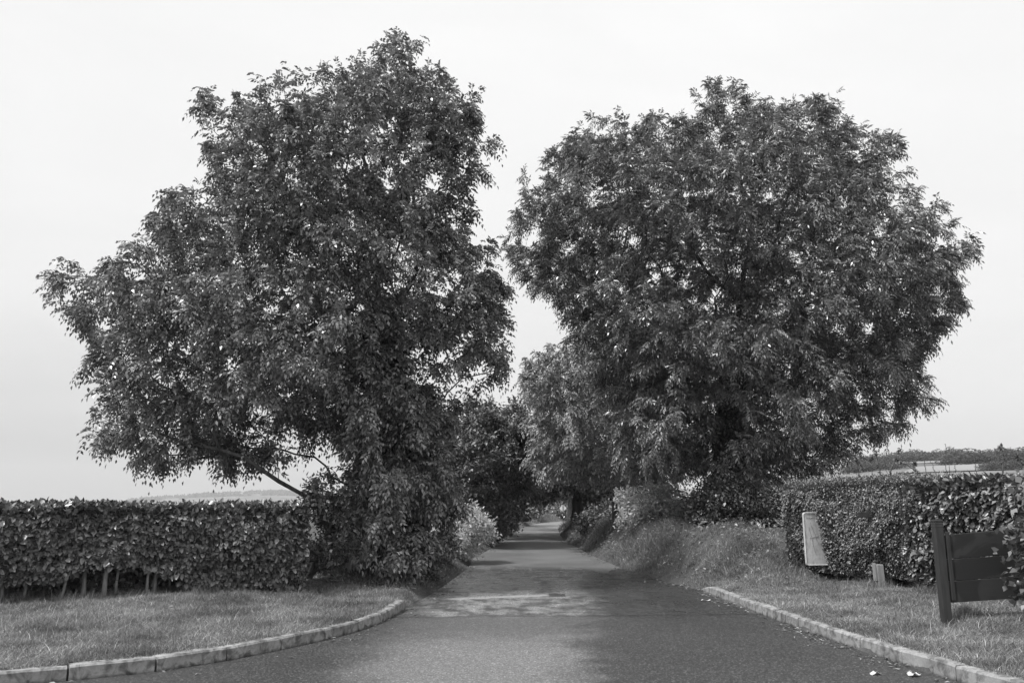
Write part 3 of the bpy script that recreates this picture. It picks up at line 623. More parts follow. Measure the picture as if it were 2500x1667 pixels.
# beech hedge on the left: stems show where the skirt is bare
HA, HB = (-13.0, 10.15), (-3.72, 14.79)
HLn = math.hypot(HB[0] - HA[0], HB[1] - HA[1]); hax = ((HB[0] - HA[0]) / HLn, (HB[1] - HA[1]) / HLn)
def hu(px):      # where the sight line at picture column px meets the hedge's front face
    a = (px - 1250) / F; fx, fy = hax[1], -hax[0]; ax0, ay0 = HA[0] + fx * .45, HA[1] + fy * .45
    return (a * ay0 - ax0) / (hax[0] - a * hax[1])
def bot_left(u):
    x = u / HLn
    b = .36 + .10 * vnoise(u * 1.9, u * .3, 4)
    lo, hi = hu(170), hu(440); b = b + .24 * np.clip(np.sin((u - lo) / (hi - lo) * np.pi), 0, 1) * ((u > lo) & (u < hi))
    b = np.where(u > hu(470), .14 + .05 * vnoise(u * 2, u, 5), b); b = np.where(u > hu(700), .05, b)
    return np.clip(b, .03, .6)
stems = [(hu(px), st, sr, 1.2, ln) for px, st, sr, ln in [(-110, .1, .03, .02), (-20, .15, .035, 0), (52, .2, .032, -.03), (98, .1, .03, .02), (190, .25, .024, .08), (245, .1, .038, .04), (300, .22, .042, .08), (322, .1, .026, -.02),
                                                        (392, .28, .024, .0), (414, .15, .034, .06), (450, 0, .02, 0), (520, .1, .03, .05), (590, .1, .03, 0), (670, .1, .03, .02)]]
hedge('clipped dark beech hedge with bare pale stems showing along its foot, left of the lane', (HA, HB), 1.60, 1.0, 'beech', .098, .068, 82000, 101, bot_left, stems, top_fuzz=.05, ztop=1.60, amp=.08)
bl = lambda u: .12 + .08 * vnoise(u * 2.4, u * .5, 6)
def bl2(u): return np.clip(.17 + .08 * vnoise(u * 2.4, u * .5, 6), .03, .5)
cA, cB, cC = np.array([6.15, 17.55]), np.array([7.42, 14.2]), np.array([9.1, 10.2])
thorn, *_ = hedge('fine leaved hawthorn hedge that has grown over the white sign', (cA, cB), 1.95, 1.1, 'thorn', .045, .030, 150000, 103, bl2,
                  [(.9, .1, .03, 1.3, 0), (2.2, .2, .028, 1.2, .03), (3.1, .1, .03, 1.2, 0)], top_fuzz=.06, halves=False, ends=(1, .2), ztop=2.06, amp=.12)
hedge('large leaved beech hedge behind the dark wooden board', (cB - np.array([.15, -.4]), cC), 2.0, 1.2, 'beech', .10, .075, 44000, 107, bl2, [(.6, .25, .03, 1.2, .02), (1.2, .3, .035, 1.2, 0), (1.8, .3, .03, 1.2, .03), (2.4, .3, .035, 1.2, 0)], top_fuzz=.05, ztop=2.0, amp=.12)
bush('beech bush at the right edge overlapping the end of the dark board', [(2350,1135),(2372,1105),(2500,1100),(2560,1250),(2540,1440),(2400,1440),(2365,1400),(2345,1310),(2340,1250),(2315,1205),(2325,1190)], 10.4, .55, (6.4, 10.5), 'beech', sp=.18, seed=112, E=.5,
     L=.10, W=.075, q=2, K=4, name='beech_bush')

# ------------------------------------------------------------------ kerbs: laid stone by stone
def resample(pl, step):
    pl = np.array(pl, float); d = np.r_[0, np.cumsum(np.linalg.norm(np.diff(pl, axis=0), axis=1))]; n = int(d[-1] / step); s = np.arange(n + 1) * step
    return np.stack([np.interp(s, d, pl[:, 0]), np.interp(s, d, pl[:, 1])], -1)
def kerb(name, pl, outward, drop_end, step=.86):
    root = empty(name, (float(pl[0][0]), float(pl[0][1]), 0), None, None); tag(root, kind='structure'); pts = resample(pl, step); rg = np.random.default_rng(5); n = len(pts) - 1
    for i in range(n):
        a, b = pts[i], pts[i + 1]
        if abs(a[0]) > 16: continue
        t = (b - a) / np.linalg.norm(b - a); nn_ = np.array([t[1], -t[0]]) * outward; gap = .007; jz, jt = rg.normal(0, .004), rg.normal(0, .004)
        gap = .011; a = a + t * gap + nn_ * jt; b = b - t * gap + nn_ * (jt + rg.normal(0, .003))
        bm = bmesh.new(); prof = [(0, -.08), (.004, .120), (.020, .140), (.122, .145), (.125, -.08)]; segs = 8; rings = []
        for s_ in range(segs + 1):
            c = a + (b - a) * s_ / segs; dz = 0
            if drop_end and i == n - 1: dz = -.135 * (s_ / segs) ** 1.5
            end = .004 if s_ in (0, segs) else 0
            ring = []
            for (o, z) in prof:
                zz = z + jz + (dz if z > 0 else 0) - (end if z > 0 else 0) + (rg.normal(0, .0012) if z > .05 else 0)
                ring.append(bm.verts.new((*(c + nn_ * (o + rg.normal(0, .0012))), zz)))
            rings.append(ring)
        for r0, r1 in zip(rings, rings[1:]):
            for q in range(5): bm.faces.new((r0[q], r0[(q + 1) % 5], r1[(q + 1) % 5], r1[q]))
        bm.faces.new(rings[0]); bm.faces.new(rings[-1][::-1]); bmesh.ops.recalc_face_normals(bm, faces=bm.faces)
        bmesh.ops.translate(bm, verts=bm.verts, vec=-Vector(root.location)); bm_obj('kerb_stone', bm, MAT['kerb'], root)
kerb('kerb', KL, -1, False, .80); kerb('kerb', KR[::-1], 1, True, .875)

# ------------------------------------------------------------------ grass
def blades(name, P, h, w_, mat, lean, seed, kind='stuff'):
    rg = np.random.default_rng(seed); n = len(P); a = rg.uniform(0, 2 * np.pi, n); s_ = np.stack([np.cos(a), np.sin(a), np.zeros(n)], -1) * (w_ * .5)[:, None]
    b = rg.uniform(0, 2 * np.pi, n); ld = np.stack([np.cos(b), np.sin(b), np.zeros(n)], -1) * (h * lean * np.abs(rg.normal(.6, .5, n)))[:, None] + np.array([.10, .0, 0]) * h[:, None]
    up = np.array([0, 0, 1.]) * h[:, None]
    m = P + up * .55 + ld * .35; t = P + up * .92 + ld
    V = np.stack([P - s_, P + s_, m + s_ * .8, m - s_ * .8, t + s_ * .15, t - s_ * .15], 1).reshape(-1, 3); o = (np.arange(n) * 6)[:, None]
    Q_ = np.concatenate([o + np.array([[0, 1, 2, 3]]), o + np.array([[3, 2, 4, 5]])]); r = rg.random(n) ** 1.4
    return tag(quads(name, V, Q_, MAT[mat], None, rnd=np.r_[r, r]), kind=kind)
def scatter(n, x0, x1, y0, y1, cond, rg, clump=0, seed=1):
    x = rg.uniform(x0, x1, n); y = rg.uniform(y0, y1, n); ins = inpoly(x, y, ROAD); s = dpoly(x, y, ROAD); s = np.where(ins, -s, s)
    m = cond(x, y, s); x, y, s = x[m], y[m], s[m]
    if clump:
        k_ = vnoise(x * 4, y * 4, seed) > rg.uniform(-1.4, .9, len(x)); x, y, s = x[k_], y[k_], s[k_]
    return x, y, s
rg = np.random.default_rng(77)
X1, Y1, S1 = [], [], []
for (n, box, c) in ((900000, (-11, -1.4, 6.8, 15.5), lambda x, y, s: (s > .085) & (x < 0)), (620000, (3.8, 10, 5.5, 18.5), lambda x, y, s: (s > .085)),):
    x, y, s = scatter(n, *box, c, rg, 1, 3); X1.append(x); Y1.append(y); S1.append(s)
x = np.concatenate(X1); y = np.concatenate(Y1); s = np.concatenate(S1)
# keep what the camera side could see
k_ = (np.abs(x) / y < .75); x, y, s = x[k_], y[k_], s[k_]
z = ground_h(x, y); tall = np.clip(vnoise(x * 1.2, y * 1.2, 8), 0, 1) + 1.5 * (vnoise(x * 5, y * 5, 31) > 1.0)
h = rg.uniform(.015, .062, len(x)) ** 1.0 * (1 + .8 * tall); h[s < .2] *= .75; h = np.where(rg.random(len(x)) < .03, h * 2.2, h)
blades('verge_grass', np.stack([x, y, z - .004], -1), h, rg.uniform(.004, .009, len(x)), 'grass', 1.2, 1)
n = 26000; x2, y2, s2 = scatter(n, -9, 9, 7, 17, lambda x, y, s: (s > .12) & (s < 4), rg, 1, 61); q = vnoise(x2 * 2.2, y2 * 2.2, 62) > .45; x2, y2 = x2[q], y2[q]; n = len(x2)
Dn = rg.normal(0, .8, (n, 3)); Dn[:, 2] = np.abs(rg.normal(.1, .2, n)); V, Q_, rn = simple_leaves(np.stack([x2, y2, ground_h(x2, y2) + rg.uniform(.01, .05, n)], -1), Dn, np.array([0, 0, 1.]) + rg.normal(0, .35, (n, 3)), rg.uniform(.025, .07, n), rg.uniform(.018, .035, n), .15, .2, rg)
tag(quads('verge_weeds', V, Q_, MAT['long'], None, rnd=rn), kind='stuff')
# rough uncut grass under hedges and round posts
X1, Y1, S1 = [], [], []
u = rg.uniform(0, HLn, 30000); t = rg.uniform(-.2, 1.05, 30000) ** 1.0; xx = HA[0] + hax[0] * u + hax[1] * t; yy = HA[1] + hax[1] * u - hax[0] * t
k_ = (vnoise(xx * 3, yy * 3, 12) > .2 + .5 * (t - .5)) & ~((u > hu(150)) & (u < hu(450)) & (rg.random(30000) < .75)); xx, yy = xx[k_], yy[k_]; X1.append(xx); Y1.append(yy)
v_ = rg.uniform(0, 1, 12000); o = rg.uniform(.2, .95, 12000); xx = cA[0] + (cC[0] - cA[0]) * v_ - o * .93; yy = cA[1] + (cC[1] - cA[1]) * v_ - o * .36
k_ = vnoise(xx * 3, yy * 3, 13) > .1; X1.append(xx[k_]); Y1.append(yy[k_])
u = rg.uniform(0, HLn, 45000); t = rg.uniform(-2.2, -.45, 45000); X1.append(HA[0] + hax[0] * u + hax[1] * t); Y1.append(HA[1] + hax[1] * u - hax[0] * t); nb = 45000
a = rg.uniform(0, 6.28, 1200); o = np.abs(rg.normal(0, .16, 1200)); X1.append(5.93 + o * np.cos(a)); Y1.append(11.25 + o * np.sin(a))
x = np.concatenate(X1); y = np.concatenate(Y1); z = ground_h(x, y)
behind = ((x - HA[0]) * hax[1] - (y - HA[1]) * hax[0] < -.44) & (x < -2)
blades('rough_grass', np.stack([x, y, z - .01], -1), rg.uniform(.05, .26, len(x)) * rg.uniform(.5, 1, len(x)) * np.where(behind, 3.2, 1), rg.uniform(.004, .008, len(x)), 'long', .8, 2)
# the banks
parts = []
x, y, s = scatter(520000, 2.4, 10.5, 16, 50, lambda x, y, s: (s > .02) & (s < 5.5) & (x > 0), rg, 1, 21); parts.append((x, y, s))
x, y, s = scatter(300000, -6.5, 1, 13.2, 50, lambda x, y, s: (s > .02) & (s < 3.5) & (x < 1), rg, 1, 22); parts.append((x, y, s))
x, y, s = scatter(120000, -5, 8, 50, 110, lambda x, y, s: (s > .02) & (s < 3), rg, 1, 23); parts.append((x, y, s))
x, y, s = [np.concatenate(q) for q in zip(*parts)]; z = ground_h(x, y)
big_ = np.clip(.5 + vnoise(x * .9, y * .9, 24), .2, 1.4); hh = rg.uniform(.10, .42, len(x)) * big_ * (.35 + .65 * sstep(s, .0, .7)) * (.3 + .7 * sstep(y, 15, 20)) * np.where(y > 40, 1.4, 1)
blades('bank_grass', np.stack([x, y, z - .01], -1), hh, rg.uniform(.006, .012, len(x)) * np.where(y > 30, 1.7, 1) * np.where(y > 50, 2, 1), 'long', 1.0, 3)
# broad leaved herbs among the bank grass
x, y, s = scatter(60000, -6, 10, 15.5, 45, lambda x, y, s: (s > .25) & (s < 4.5), rg, 1, 25); z = ground_h(x, y); n = len(x)
P = np.stack([x, y, z + rg.uniform(.02, .28, n) * sstep(y, 15, 19)], -1); Dn = rg.normal(0, .8, (n, 3)); Dn[:, 2] = rg.normal(-.1, .3, n)
V, Q_, rn = simple_leaves(P, Dn, np.array([0, 0, 1.]) + rg.normal(0, .5, (n, 3)), rg.uniform(.05, .13, n), rg.uniform(.03, .06, n), .15, .2, rg); tag(quads('bank_undergrowth', V, Q_, MAT['long'], None, rnd=rn), kind='stuff')

# ------------------------------------------------------------------ leaf litter in the channels
def litter_along(pl, n, seed, spread=.22):
    rg = np.random.default_rng(seed); p = resample(pl, .05); i = rg.integers(0, len(p) - 1, n * 3)
    d = vnoise(i * .09, i * .013, seed) > rg.uniform(-.2, 1, n * 3); i = i[d][:n]; c = p[i]; t = nrm(p[i + 1] - c); nrm2 = np.stack([t[:, 1], -t[:, 0]], -1)
    cand = c + nrm2 * .1; sg = np.where(inpoly(cand[:, 0], cand[:, 1], ROAD), 1, -1)[:, None]
    return c + nrm2 * sg * (np.abs(rg.normal(0, spread, (len(c), 1))) + .01)
pp = np.concatenate([litter_along(KL, 350, 1), litter_along(KR, 700, 2, .16), litter_along([p for p in ER if 17 < p[1] < 45], 1500, 3, .2), litter_along([p for p in EL if 12 < p[1] < 45], 900, 4, .2)])
n = len(pp); Dn = rg.normal(0, 1, (n, 3)); Dn[:, 2] *= .15
V, Q_, rn = simple_leaves(np.concatenate([pp, rg.uniform(.006, .02, (n, 1))], 1), Dn, np.array([0, 0, 1.]) + rg.normal(0, .25, (n, 3)), rg.uniform(.03, .09, n), rg.uniform(.01, .03, n), .15, .1, rg)
tag(quads('leaf_litter', V, Q_, MAT['litter'], None, rnd=rn), kind='stuff')
pp = np.concatenate([np.stack([rg.uniform(-2.5, 3.8, 70), rg.uniform(8, 24, 70)], -1)]); n = len(pp); Dn = rg.normal(0, 1, (n, 3)); Dn[:, 2] = 0
V, Q_, rn = simple_leaves(np.concatenate([pp, np.full((n, 1), .008)], 1), Dn, np.tile([0, 0, 1.], (n, 1)), rg.uniform(.02, .04, n), rg.uniform(.01, .02, n), .1, .05, rg)
tag(quads('fallen_leaves', V, Q_, MAT['litter'], None, rnd=rn), kind='stuff')

# scraps of paper and a twig
def scrap(name, px, py, z0, L, W, label, cat='scrap', mat='paper', seed=1, lift=.01):
    rg = np.random.default_rng(seed); cx, cy = gpt(px, py, z0); gz = max(float(ground_h(np.array([cx]), np.array([cy]))[0]), 0) + lift
    n, m = 7, 5; V = []
    for i in range(n):
        for j_ in range(m):
            u_, v_ = i / (n - 1) - .5, j_ / (m - 1) - .5; V.append((u_ * L * (1 - .3 * abs(v_)), v_ * W * (1 + .3 * rg.normal(0, .3)), .012 * math.sin(u_ * 7 + seed) + .35 * W * v_ * v_ * 2 + rg.uniform(0, .006)))
    Q_ = [(i * m + j_, (i + 1) * m + j_, (i + 1) * m + j_ + 1, i * m + j_ + 1) for i in range(n - 1) for j_ in range(m - 1)]
    o = quads(name, np.array(V), np.array(Q_), MAT[mat], None); s_ = o.modifiers.new('t', 'SOLIDIFY'); s_.thickness = .0015
    o.location = (cx, cy, gz); o.rotation_euler.z = rg.uniform(-.3, .3); return tag(o, label, cat)
scrap('litter_scrap', 2138, 1646, 0, .11, .06, 'small curled white scrap lying alone on the asphalt near the right kerb', seed=2)
scrap('litter_scrap', 2232, 1650, 0, .12, .09, 'crumpled pale scrap in the channel close beside the right kerb', seed=3)
scrap('litter_scrap', 1724, 1467, 0, .19, .05, 'thin white strip lying on the asphalt near the far end of the right kerb', seed=4)
scrap('litter_scrap', 2155, 1437, .2, .22, .14, 'crumpled white plastic lying at the foot of the pale timber post', seed=5, lift=.05)

# ------------------------------------------------------------------ dark wooden board
from mathutils import Matrix
pxw, pyw = gpt(2311, 1516, .2); gz = float(ground_h(np.array([pxw]), np.array([pyw]))[0])
bd = empty('notice_board', (pxw, pyw, gz), 'dark painted board of three planks on a grooved post, seen from behind', 'notice board')
def post_mb(x, H_, cap=True):
    bm = bmesh.new(); w_ = .108
    add_box(bm, (x, 0, H_ / 2 - .15), (w_, w_, H_ + .3 - .11), None, .006)
    if cap:
        z = H_ - .055 - .0375
        for i in range(3):
            add_box(bm, (x, 0, H_ - .0825 + i * .0), (w_ * .86, w_ * .86, .13), None, .002) if i == 0 else None
            add_box(bm, (x, 0, H_ - .082 + i * .036), (w_ * 1.03, w_ * 1.03, .026), None, .005)
    return bm
bm_obj('post', post_mb(0, 1.30), MAT['post'], bd); bm_obj('post', post_mb(2.02, 1.40), MAT['post'], bd)
rise = Matrix.Rotation(-R(3.5), 3, 'Y')
zc = .27; zs = []
bm_h = [.262, .268, .30]
zb = .26
for i, hh_ in enumerate(bm_h):
    bm = bmesh.new(); L_ = 1.90; add_box(bm, (L_ / 2, 0, hh_ / 2), (L_, .032, hh_), None, .004)
    for v in bm.verts: v.co = rise @ v.co; v.co += Vector((.075, -.02 + .003 * i, zb))
    if i == 2:
        for v in bm.verts:
            if v.co.z > zb + .2: v.co.z += .022 * v.co.x
    bm_obj('plank', bm, MAT['board'], bd); zb += hh_ + .007
bm = bmesh.new(); add_box(bm, (.10, -.045, .72), (.05, .022, .86), None, .003); bm_obj('batten', bm, MAT['post'], bd)
bd.rotation_euler.z = R(2)

# ------------------------------------------------------------------ white sign swallowed by the hedge
def rounded(bm, w_, h_, r_, th_, seg=6):
    pts = []
    for cx, cz, a0 in ((w_ / 2 - r_, h_ / 2 - r_, 0), (-w_ / 2 + r_, h_ / 2 - r_, 90), (-w_ / 2 + r_, -h_ / 2 + r_, 180), (w_ / 2 - r_, -h_ / 2 + r_, 270)):
        for k2 in range(seg + 1):
            a = R(a0 + 90 * k2 / seg); pts.append((cx + r_ * math.cos(a), cz + r_ * math.sin(a)))
    A_ = [bm.verts.new((x, -th_ / 2, z)) for x, z in pts]; B_ = [bm.verts.new((x, th_ / 2, z)) for x, z in pts]
    bm.faces.new(A_); bm.faces.new(B_[::-1]); n = len(pts)
    for i in range(n): bm.faces.new((A_[i], B_[i], B_[(i + 1) % n], A_[(i + 1) % n]))
    bmesh.ops.recalc_face_normals(bm, faces=bm.faces); return pts
sy = 16.25; sxx, szt = unproj(1957, 1250, sy); _, szb = unproj(1975, 1380, sy); gz = float(ground_h(np.array([sxx + .75]), np.array([sy]))[0])
sg = empty('overgrown_sign', (float(sxx) + .75, sy, gz), 'pale weathered sign with rounded corners, all but its left edge buried in the hawthorn hedge', 'sign')
Hs = float(szt - szb); zc = (float(szt) + float(szb)) / 2 - gz
bm = bmesh.new(); pts = rounded(bm, 1.5, Hs, .05, .022); bmesh.ops.translate(bm, verts=bm.verts, vec=(0, 0, zc)); bm_obj('panel', bm, MAT['panel'], sg)
P = np.array([(x * .985, -.017, z * .98 + zc) for x, z in pts] + [(pts[0][0] * .985, -.017, pts[0][1] * .98 + zc)]); V, Q_ = polytube(P, np.full(len(P), .007), 6); V = V + np.array(sg.location); quads('rim', V, Q_, MAT['rim'], sg)
rg2 = np.random.default_rng(3); pr = []
for (x0, z0, x1, z1) in ((-.69, .40, -.52, .41), (-.64, .22, -.54, -.30), (-.62, .02, -.45, .05), (-.60, .3, -.46, -.1)):
    t = np.linspace(0, 1, 9)[:, None]; q = np.array([[x0, -.016, z0 + zc]]) * (1 - t) + np.array([[x1, -.016, z1 + zc]]) * t + np.c_[rg2.normal(0, .006, 9), np.zeros(9), rg2.normal(0, .009, 9)]; pr.append(polytube(q, np.full(9, .0028), 4))
V, Q_ = merge(pr); tag(quads('scratches', V + np.array(sg.location), Q_, MAT['scratch'], sg), kind='stuff')
for xo in (.35,):
    bm = bmesh.new(); add_box(bm, (xo, .06, (zc + Hs / 2) / 2 - .1), (.09, .08, zc + Hs / 2 + .1), None, .005); bm_obj('post', bm, MAT['timber'], sg)
sg.rotation_euler.z = R(10); sg.location.y += .13
rg6 = np.random.default_rng(8); n = 4200; zq = rg6.uniform(.42, 1.75, n); xq = np.interp(zq, [.42, .8, 1.2, 1.6, 1.75], [6.03, 5.98, 5.92, 5.86, 5.82]) + np.abs(rg6.normal(0, .16, n)) + .05 * vnoise(zq * 9, zq * 3, 2)
P = np.stack([xq, 16.12 - (xq - 5.95) * .1 - np.abs(rg6.normal(0, .05, n)), zq], -1); V, Q_, rn = simple_leaves(P, rg6.normal(0, .6, (n, 3)) + np.array([-.3, -.5, -.2]), rg6.normal(0, .4, (n, 3)) + np.array([-.3, -.8, .6]), rg6.uniform(.03, .055, n), rg6.uniform(.02, .036, n), .12, .18, rg6)
quads('sprig', V, Q_, MAT['thorn'], thorn, rnd=rn)
# pale timber post at the hedge foot and the dark board end showing in the hedge
tx, ty = gpt(2152, 1436, .22); gz = float(ground_h(np.array([tx]), np.array([ty]))[0])
bm = bmesh.new(); add_box(bm, (0, 0, .13), (.12, .12, .56), None, .008); add_box(bm, (-.078, .01, .28), (.035, .11, .30), None, .006)
o = bm_obj('timber_post', bm, MAT['timber']); o.location = (tx, ty, gz); o.rotation_euler.y = R(-2); tag(o, 'short pale timber post standing at the foot of the hawthorn hedge', 'post')
tx, tz = unproj(2125, 1256, 15.0); bm = bmesh.new(); add_box(bm, (0, .06, 0), (.36, .03, .10), None, .004); add_box(bm, (.15, .42, .0), (.05, .66, .05), None, .004); add_box(bm, (.15, .75, -.55), (.07, .06, 1.45), None, .004)
o = bm_obj('rail_board', bm, MAT['post']); o.location = (float(tx), 15.02, float(tz)); tag(o, 'small dark board end poking from the middle of the hawthorn hedge', 'board')

# ------------------------------------------------------------------ diamond road sign far along the lane, seen from behind
dx, dz = 5.0, 1.45; gz = float(ground_h(np.array([dx]), np.array([82.]))[0])
ds = empty('diamond_sign', (dx, 82, gz), 'grey back of a small diamond road sign on a thin pole at the bend', 'road sign')
bm = bmesh.new(); rounded(bm, .50, .50, .03, .006); bmesh.ops.rotate(bm, verts=bm.verts, cent=(0, 0, 0), matrix=Matrix.Rotation(R(45), 3, 'Y')); bmesh.ops.translate(bm, verts=bm.verts, vec=(0, .04, dz - gz)); bm_obj('panel', bm, MAT['rim'], ds)
V, Q_ = polytube([(dx, 82, gz - .2), (dx, 82, 1), (dx, 82, 1.95)], np.array([.03, .03, .03]), 8); quads('pole', V, Q_, MAT['post'], ds)

# ------------------------------------------------------------------ tall weeds and shoots behind the right hedge
def hedge_depth(px):
    a = (px - 1250) / F; t = (a * 17.55 - 6.15) / (2.95 + 7.35 * a); t = min(max(t, -.05), .9); return 17.55 - 7.35 * t + 1.35
def zz(p): return 1950 + p[0] / 4.276, 1050 + p[1] / 4.276
WD = 'weeds and shoots rising behind the right hedge'
weeds = [((855,440),(828,228),.011,1,'leafy shoot with a knot of leaves at its tip, nearest the ash crown'), ((935,460),(888,225),.004,0,'thin seeding stalk leaning left, first of the close pair'),
         ((952,460),(928,220),.004,0,'thin seeding stalk, second of the close pair'), ((958,400),(1085,188),.013,1,'thick leafy shoot slanting up to the right'), ((628,412),(790,285),.010,1,'leafy shoot slanting low towards the ash crown'),
         ((1285,440),(1025,298),.009,1,'bramble arching down to the right with leaves at its high end'), ((1330,420),(1322,238),.005,0,'dark straight seeding stalk before the pale field'), ((1435,440),(1398,295),.004,0,'short feathery stalk before the pale field'),
         ((1582,440),(1555,138),.004,0,'tallest thin seeding stalk above the hedge'), ((1552,420),(1530,262),.005,0,'dock stalk just left of the tallest one'), ((1646,430),(1640,292),.004,0,'short straight stalk just right of the tallest one'),
         ((1856,400),(1855,232),.005,0,'dark spiky stalk under the twin round trees on the hill'), ((2130,395),(2146,158),.014,1,'stout dark shoot with a tufted top, nearest the right edge'), ((2360,360),(2305,268),.006,1,'small leaning shoot at the right edge'),
         ((1205,430),(1240,345),.004,1,'low leafy sprig over the far hedge bush'), ((770,440),(765,350),.003,0,'very short thin stalk beside the leafy knot')]
for i, (b, t, rad_, leafy, lab) in enumerate(weeds):
    (bx, by), (tx, ty) = zz(b), zz(t); dpt = hedge_depth(bx); x0, z0 = unproj(bx, by + 8, dpt); x1, z1 = unproj(tx, ty, dpt); gz = float(ground_h(np.array([x0]), np.array([dpt]))[0]); rg3 = np.random.default_rng(200 + i)
    root = empty('weed', (float(x0), dpt, gz), lab, 'weed', WD)
    top = np.linspace(0, 1, 8)[:, None]; pa = np.array([[x0, dpt, z0]]) * (1 - top) + np.array([[x1, dpt + .1, z1]]) * top; pa[1:-1] += rg3.normal(0, .008, (6, 3))
    sag = np.array([0, 0, 1.]) * (np.sin(top * np.pi) * .03 * (1 if leafy else 0)); pa = pa + sag
    P = np.concatenate([[[x0, dpt, gz - .05], [x0, dpt, (gz + z0) / 2]], pa]); r_ = np.linspace(rad_ * 1.3, rad_ * .6, len(P)); V, Q_ = swept(P, r_, 6, .1, i); quads('stalk', V, Q_, MAT['bark'], root, smooth=True)
    n = 46 if leafy else 60; tt = (rg3.uniform(.1, 1, n) if not leafy else np.where(rg3.random(n) < .5, rg3.uniform(.82, 1.0, n), rg3.uniform(.0, 1, n)))
    p = np.stack([np.interp(tt, top[:, 0], pa[:, q]) for q in range(3)], -1); sz = (.07 if leafy else .022) * (.6 + .5 * rg3.random(n))
    V, Q_, rn = simple_leaves(p, rg3.normal(0, 1, (n, 3)) + np.array([0, 0, .3]), np.array([0, 0, 1.]) + rg3.normal(0, .5, (n, 3)), sz, sz * (.5 if leafy else .6), .15, .2, rg3); quads('leaves', V, Q_, MAT['mid'], root, rnd=rn)
# loose fringe of grass and sprigs along the hawthorn hedge's far side
n = 14000; v_ = rg.uniform(0, 1, n); o = rg.uniform(.35, .85, n); xx = cA[0] + (cB[0] - cA[0]) * v_ + o * .93; yy = cA[1] + (cB[1] - cA[1]) * v_ + o * .36; g0 = ground_h(xx, yy)
hh = np.clip(1.98 - g0 + .16 * vnoise(xx * 4, yy * 4, 41), 1.2, 2.3) * rg.uniform(.93, 1.06, n)
blades('tall_grass_fringe', np.stack([xx, yy, g0], -1), hh, rg.uniform(.006, .01, n), 'long', .12, 9)

# ------------------------------------------------------------------ far country: hedgerow trees, pale fields, hills
def patch(name, poly_ar, mat, lift):
    """field: four corners as (bearing, distance)"""
    (a0, r0), (a1, r1), (a2, r2), (a3, r3) = poly_ar; n = 24; V = []
    for i in range(n + 1):
        for j_ in range(n + 1):
            u_, v_ = i / n, j_ / n; a = (a0 * (1 - u_) + a1 * u_) * (1 - v_) + (a3 * (1 - u_) + a2 * u_) * v_; r_ = (r0 * (1 - u_) + r1 * u_) * (1 - v_) + (r3 * (1 - u_) + r2 * u_) * v_
            V.append((a * r_, r_, 0))
    V = np.array(V, float); V[:, 2] = ground_h(V[:, 0], V[:, 1]) + lift; Q_ = [(i * (n + 1) + j_, (i + 1) * (n + 1) + j_, (i + 1) * (n + 1) + j_ + 1, i * (n + 1) + j_ + 1) for i in range(n) for j_ in range(n)]
    return tag(quads(name, V, np.array(Q_), MAT[mat], smooth=True), kind='structure')
FIELDS = [((.47, 262), (.62, 250), (.575, 325), (.49, 335)), ((.44, 400), (.53, 395), (.53, 440), (.45, 450)), ((.585, 375), (.80, 365), (.80, 410), (.59, 405)), ((.47, 490), (.60, 500), (.60, 560), (.48, 540))]
for q in FIELDS: patch('field', q, 'wheat', .35)
protos = []
def far_tree(seed):
    rg = np.random.default_rng(seed); n = 1300; c = rg.normal(0, 1, (14, 3)) * np.array([.30, .30, .15]) + np.array([0, 0, .48]); i = rg.integers(0, 14, n)
    d = nrm(rg.normal(0, 1, (n, 3))); p = c[i] + d * (.20 + .06 * rg.random((n, 1))); p[:, 2] = np.maximum(p[:, 2], .08)
    V, Q_, rn = simple_leaves(p, d + rg.normal(0, .7, (n, 3)), d + np.array([0, 0, .4]), rg.uniform(.06, .12, n), rg.uniform(.05, .09, n), .1, .1, rg); return V, Q_, rn
def ground_pt(px, r_): a = (px - 1250) / F; return a * r_, r_
HG = 'trees in the far field hedges'
rg4 = np.random.default_rng(9); meshes = {}
def place_far(px, r_, size, lab, wide=1.2):
    x_, y_ = ground_pt(px, r_); g_ = float(ground_h(np.array([x_]), np.array([y_]))[0]); kk = int(rg4.integers(0, 5))
    root = empty('field_tree', (x_, y_, g_), lab, 'tree', HG)
    if kk not in meshes:
        V, Q_, rn = far_tree(300 + kk); c_ = quads('crown', V, Q_, MAT['far'], None, rnd=rn); V2, Q2 = swept([(0, 0, -.05), (0.01, 0, .25), (0, .01, .6)], [.035, .028, .015], 6); t_ = quads('trunk', V2, Q2, MAT['bark'], None); meshes[kk] = (c_, t_)
    else:
        c_, t_ = [q.copy() for q in meshes[kk]]; COL.objects.link(c_); COL.objects.link(t_)
    c_.parent = root; t_.parent = root; root.scale = (size * wide, size * wide, size); root.rotation_euler.z = rg4.uniform(0, 6)
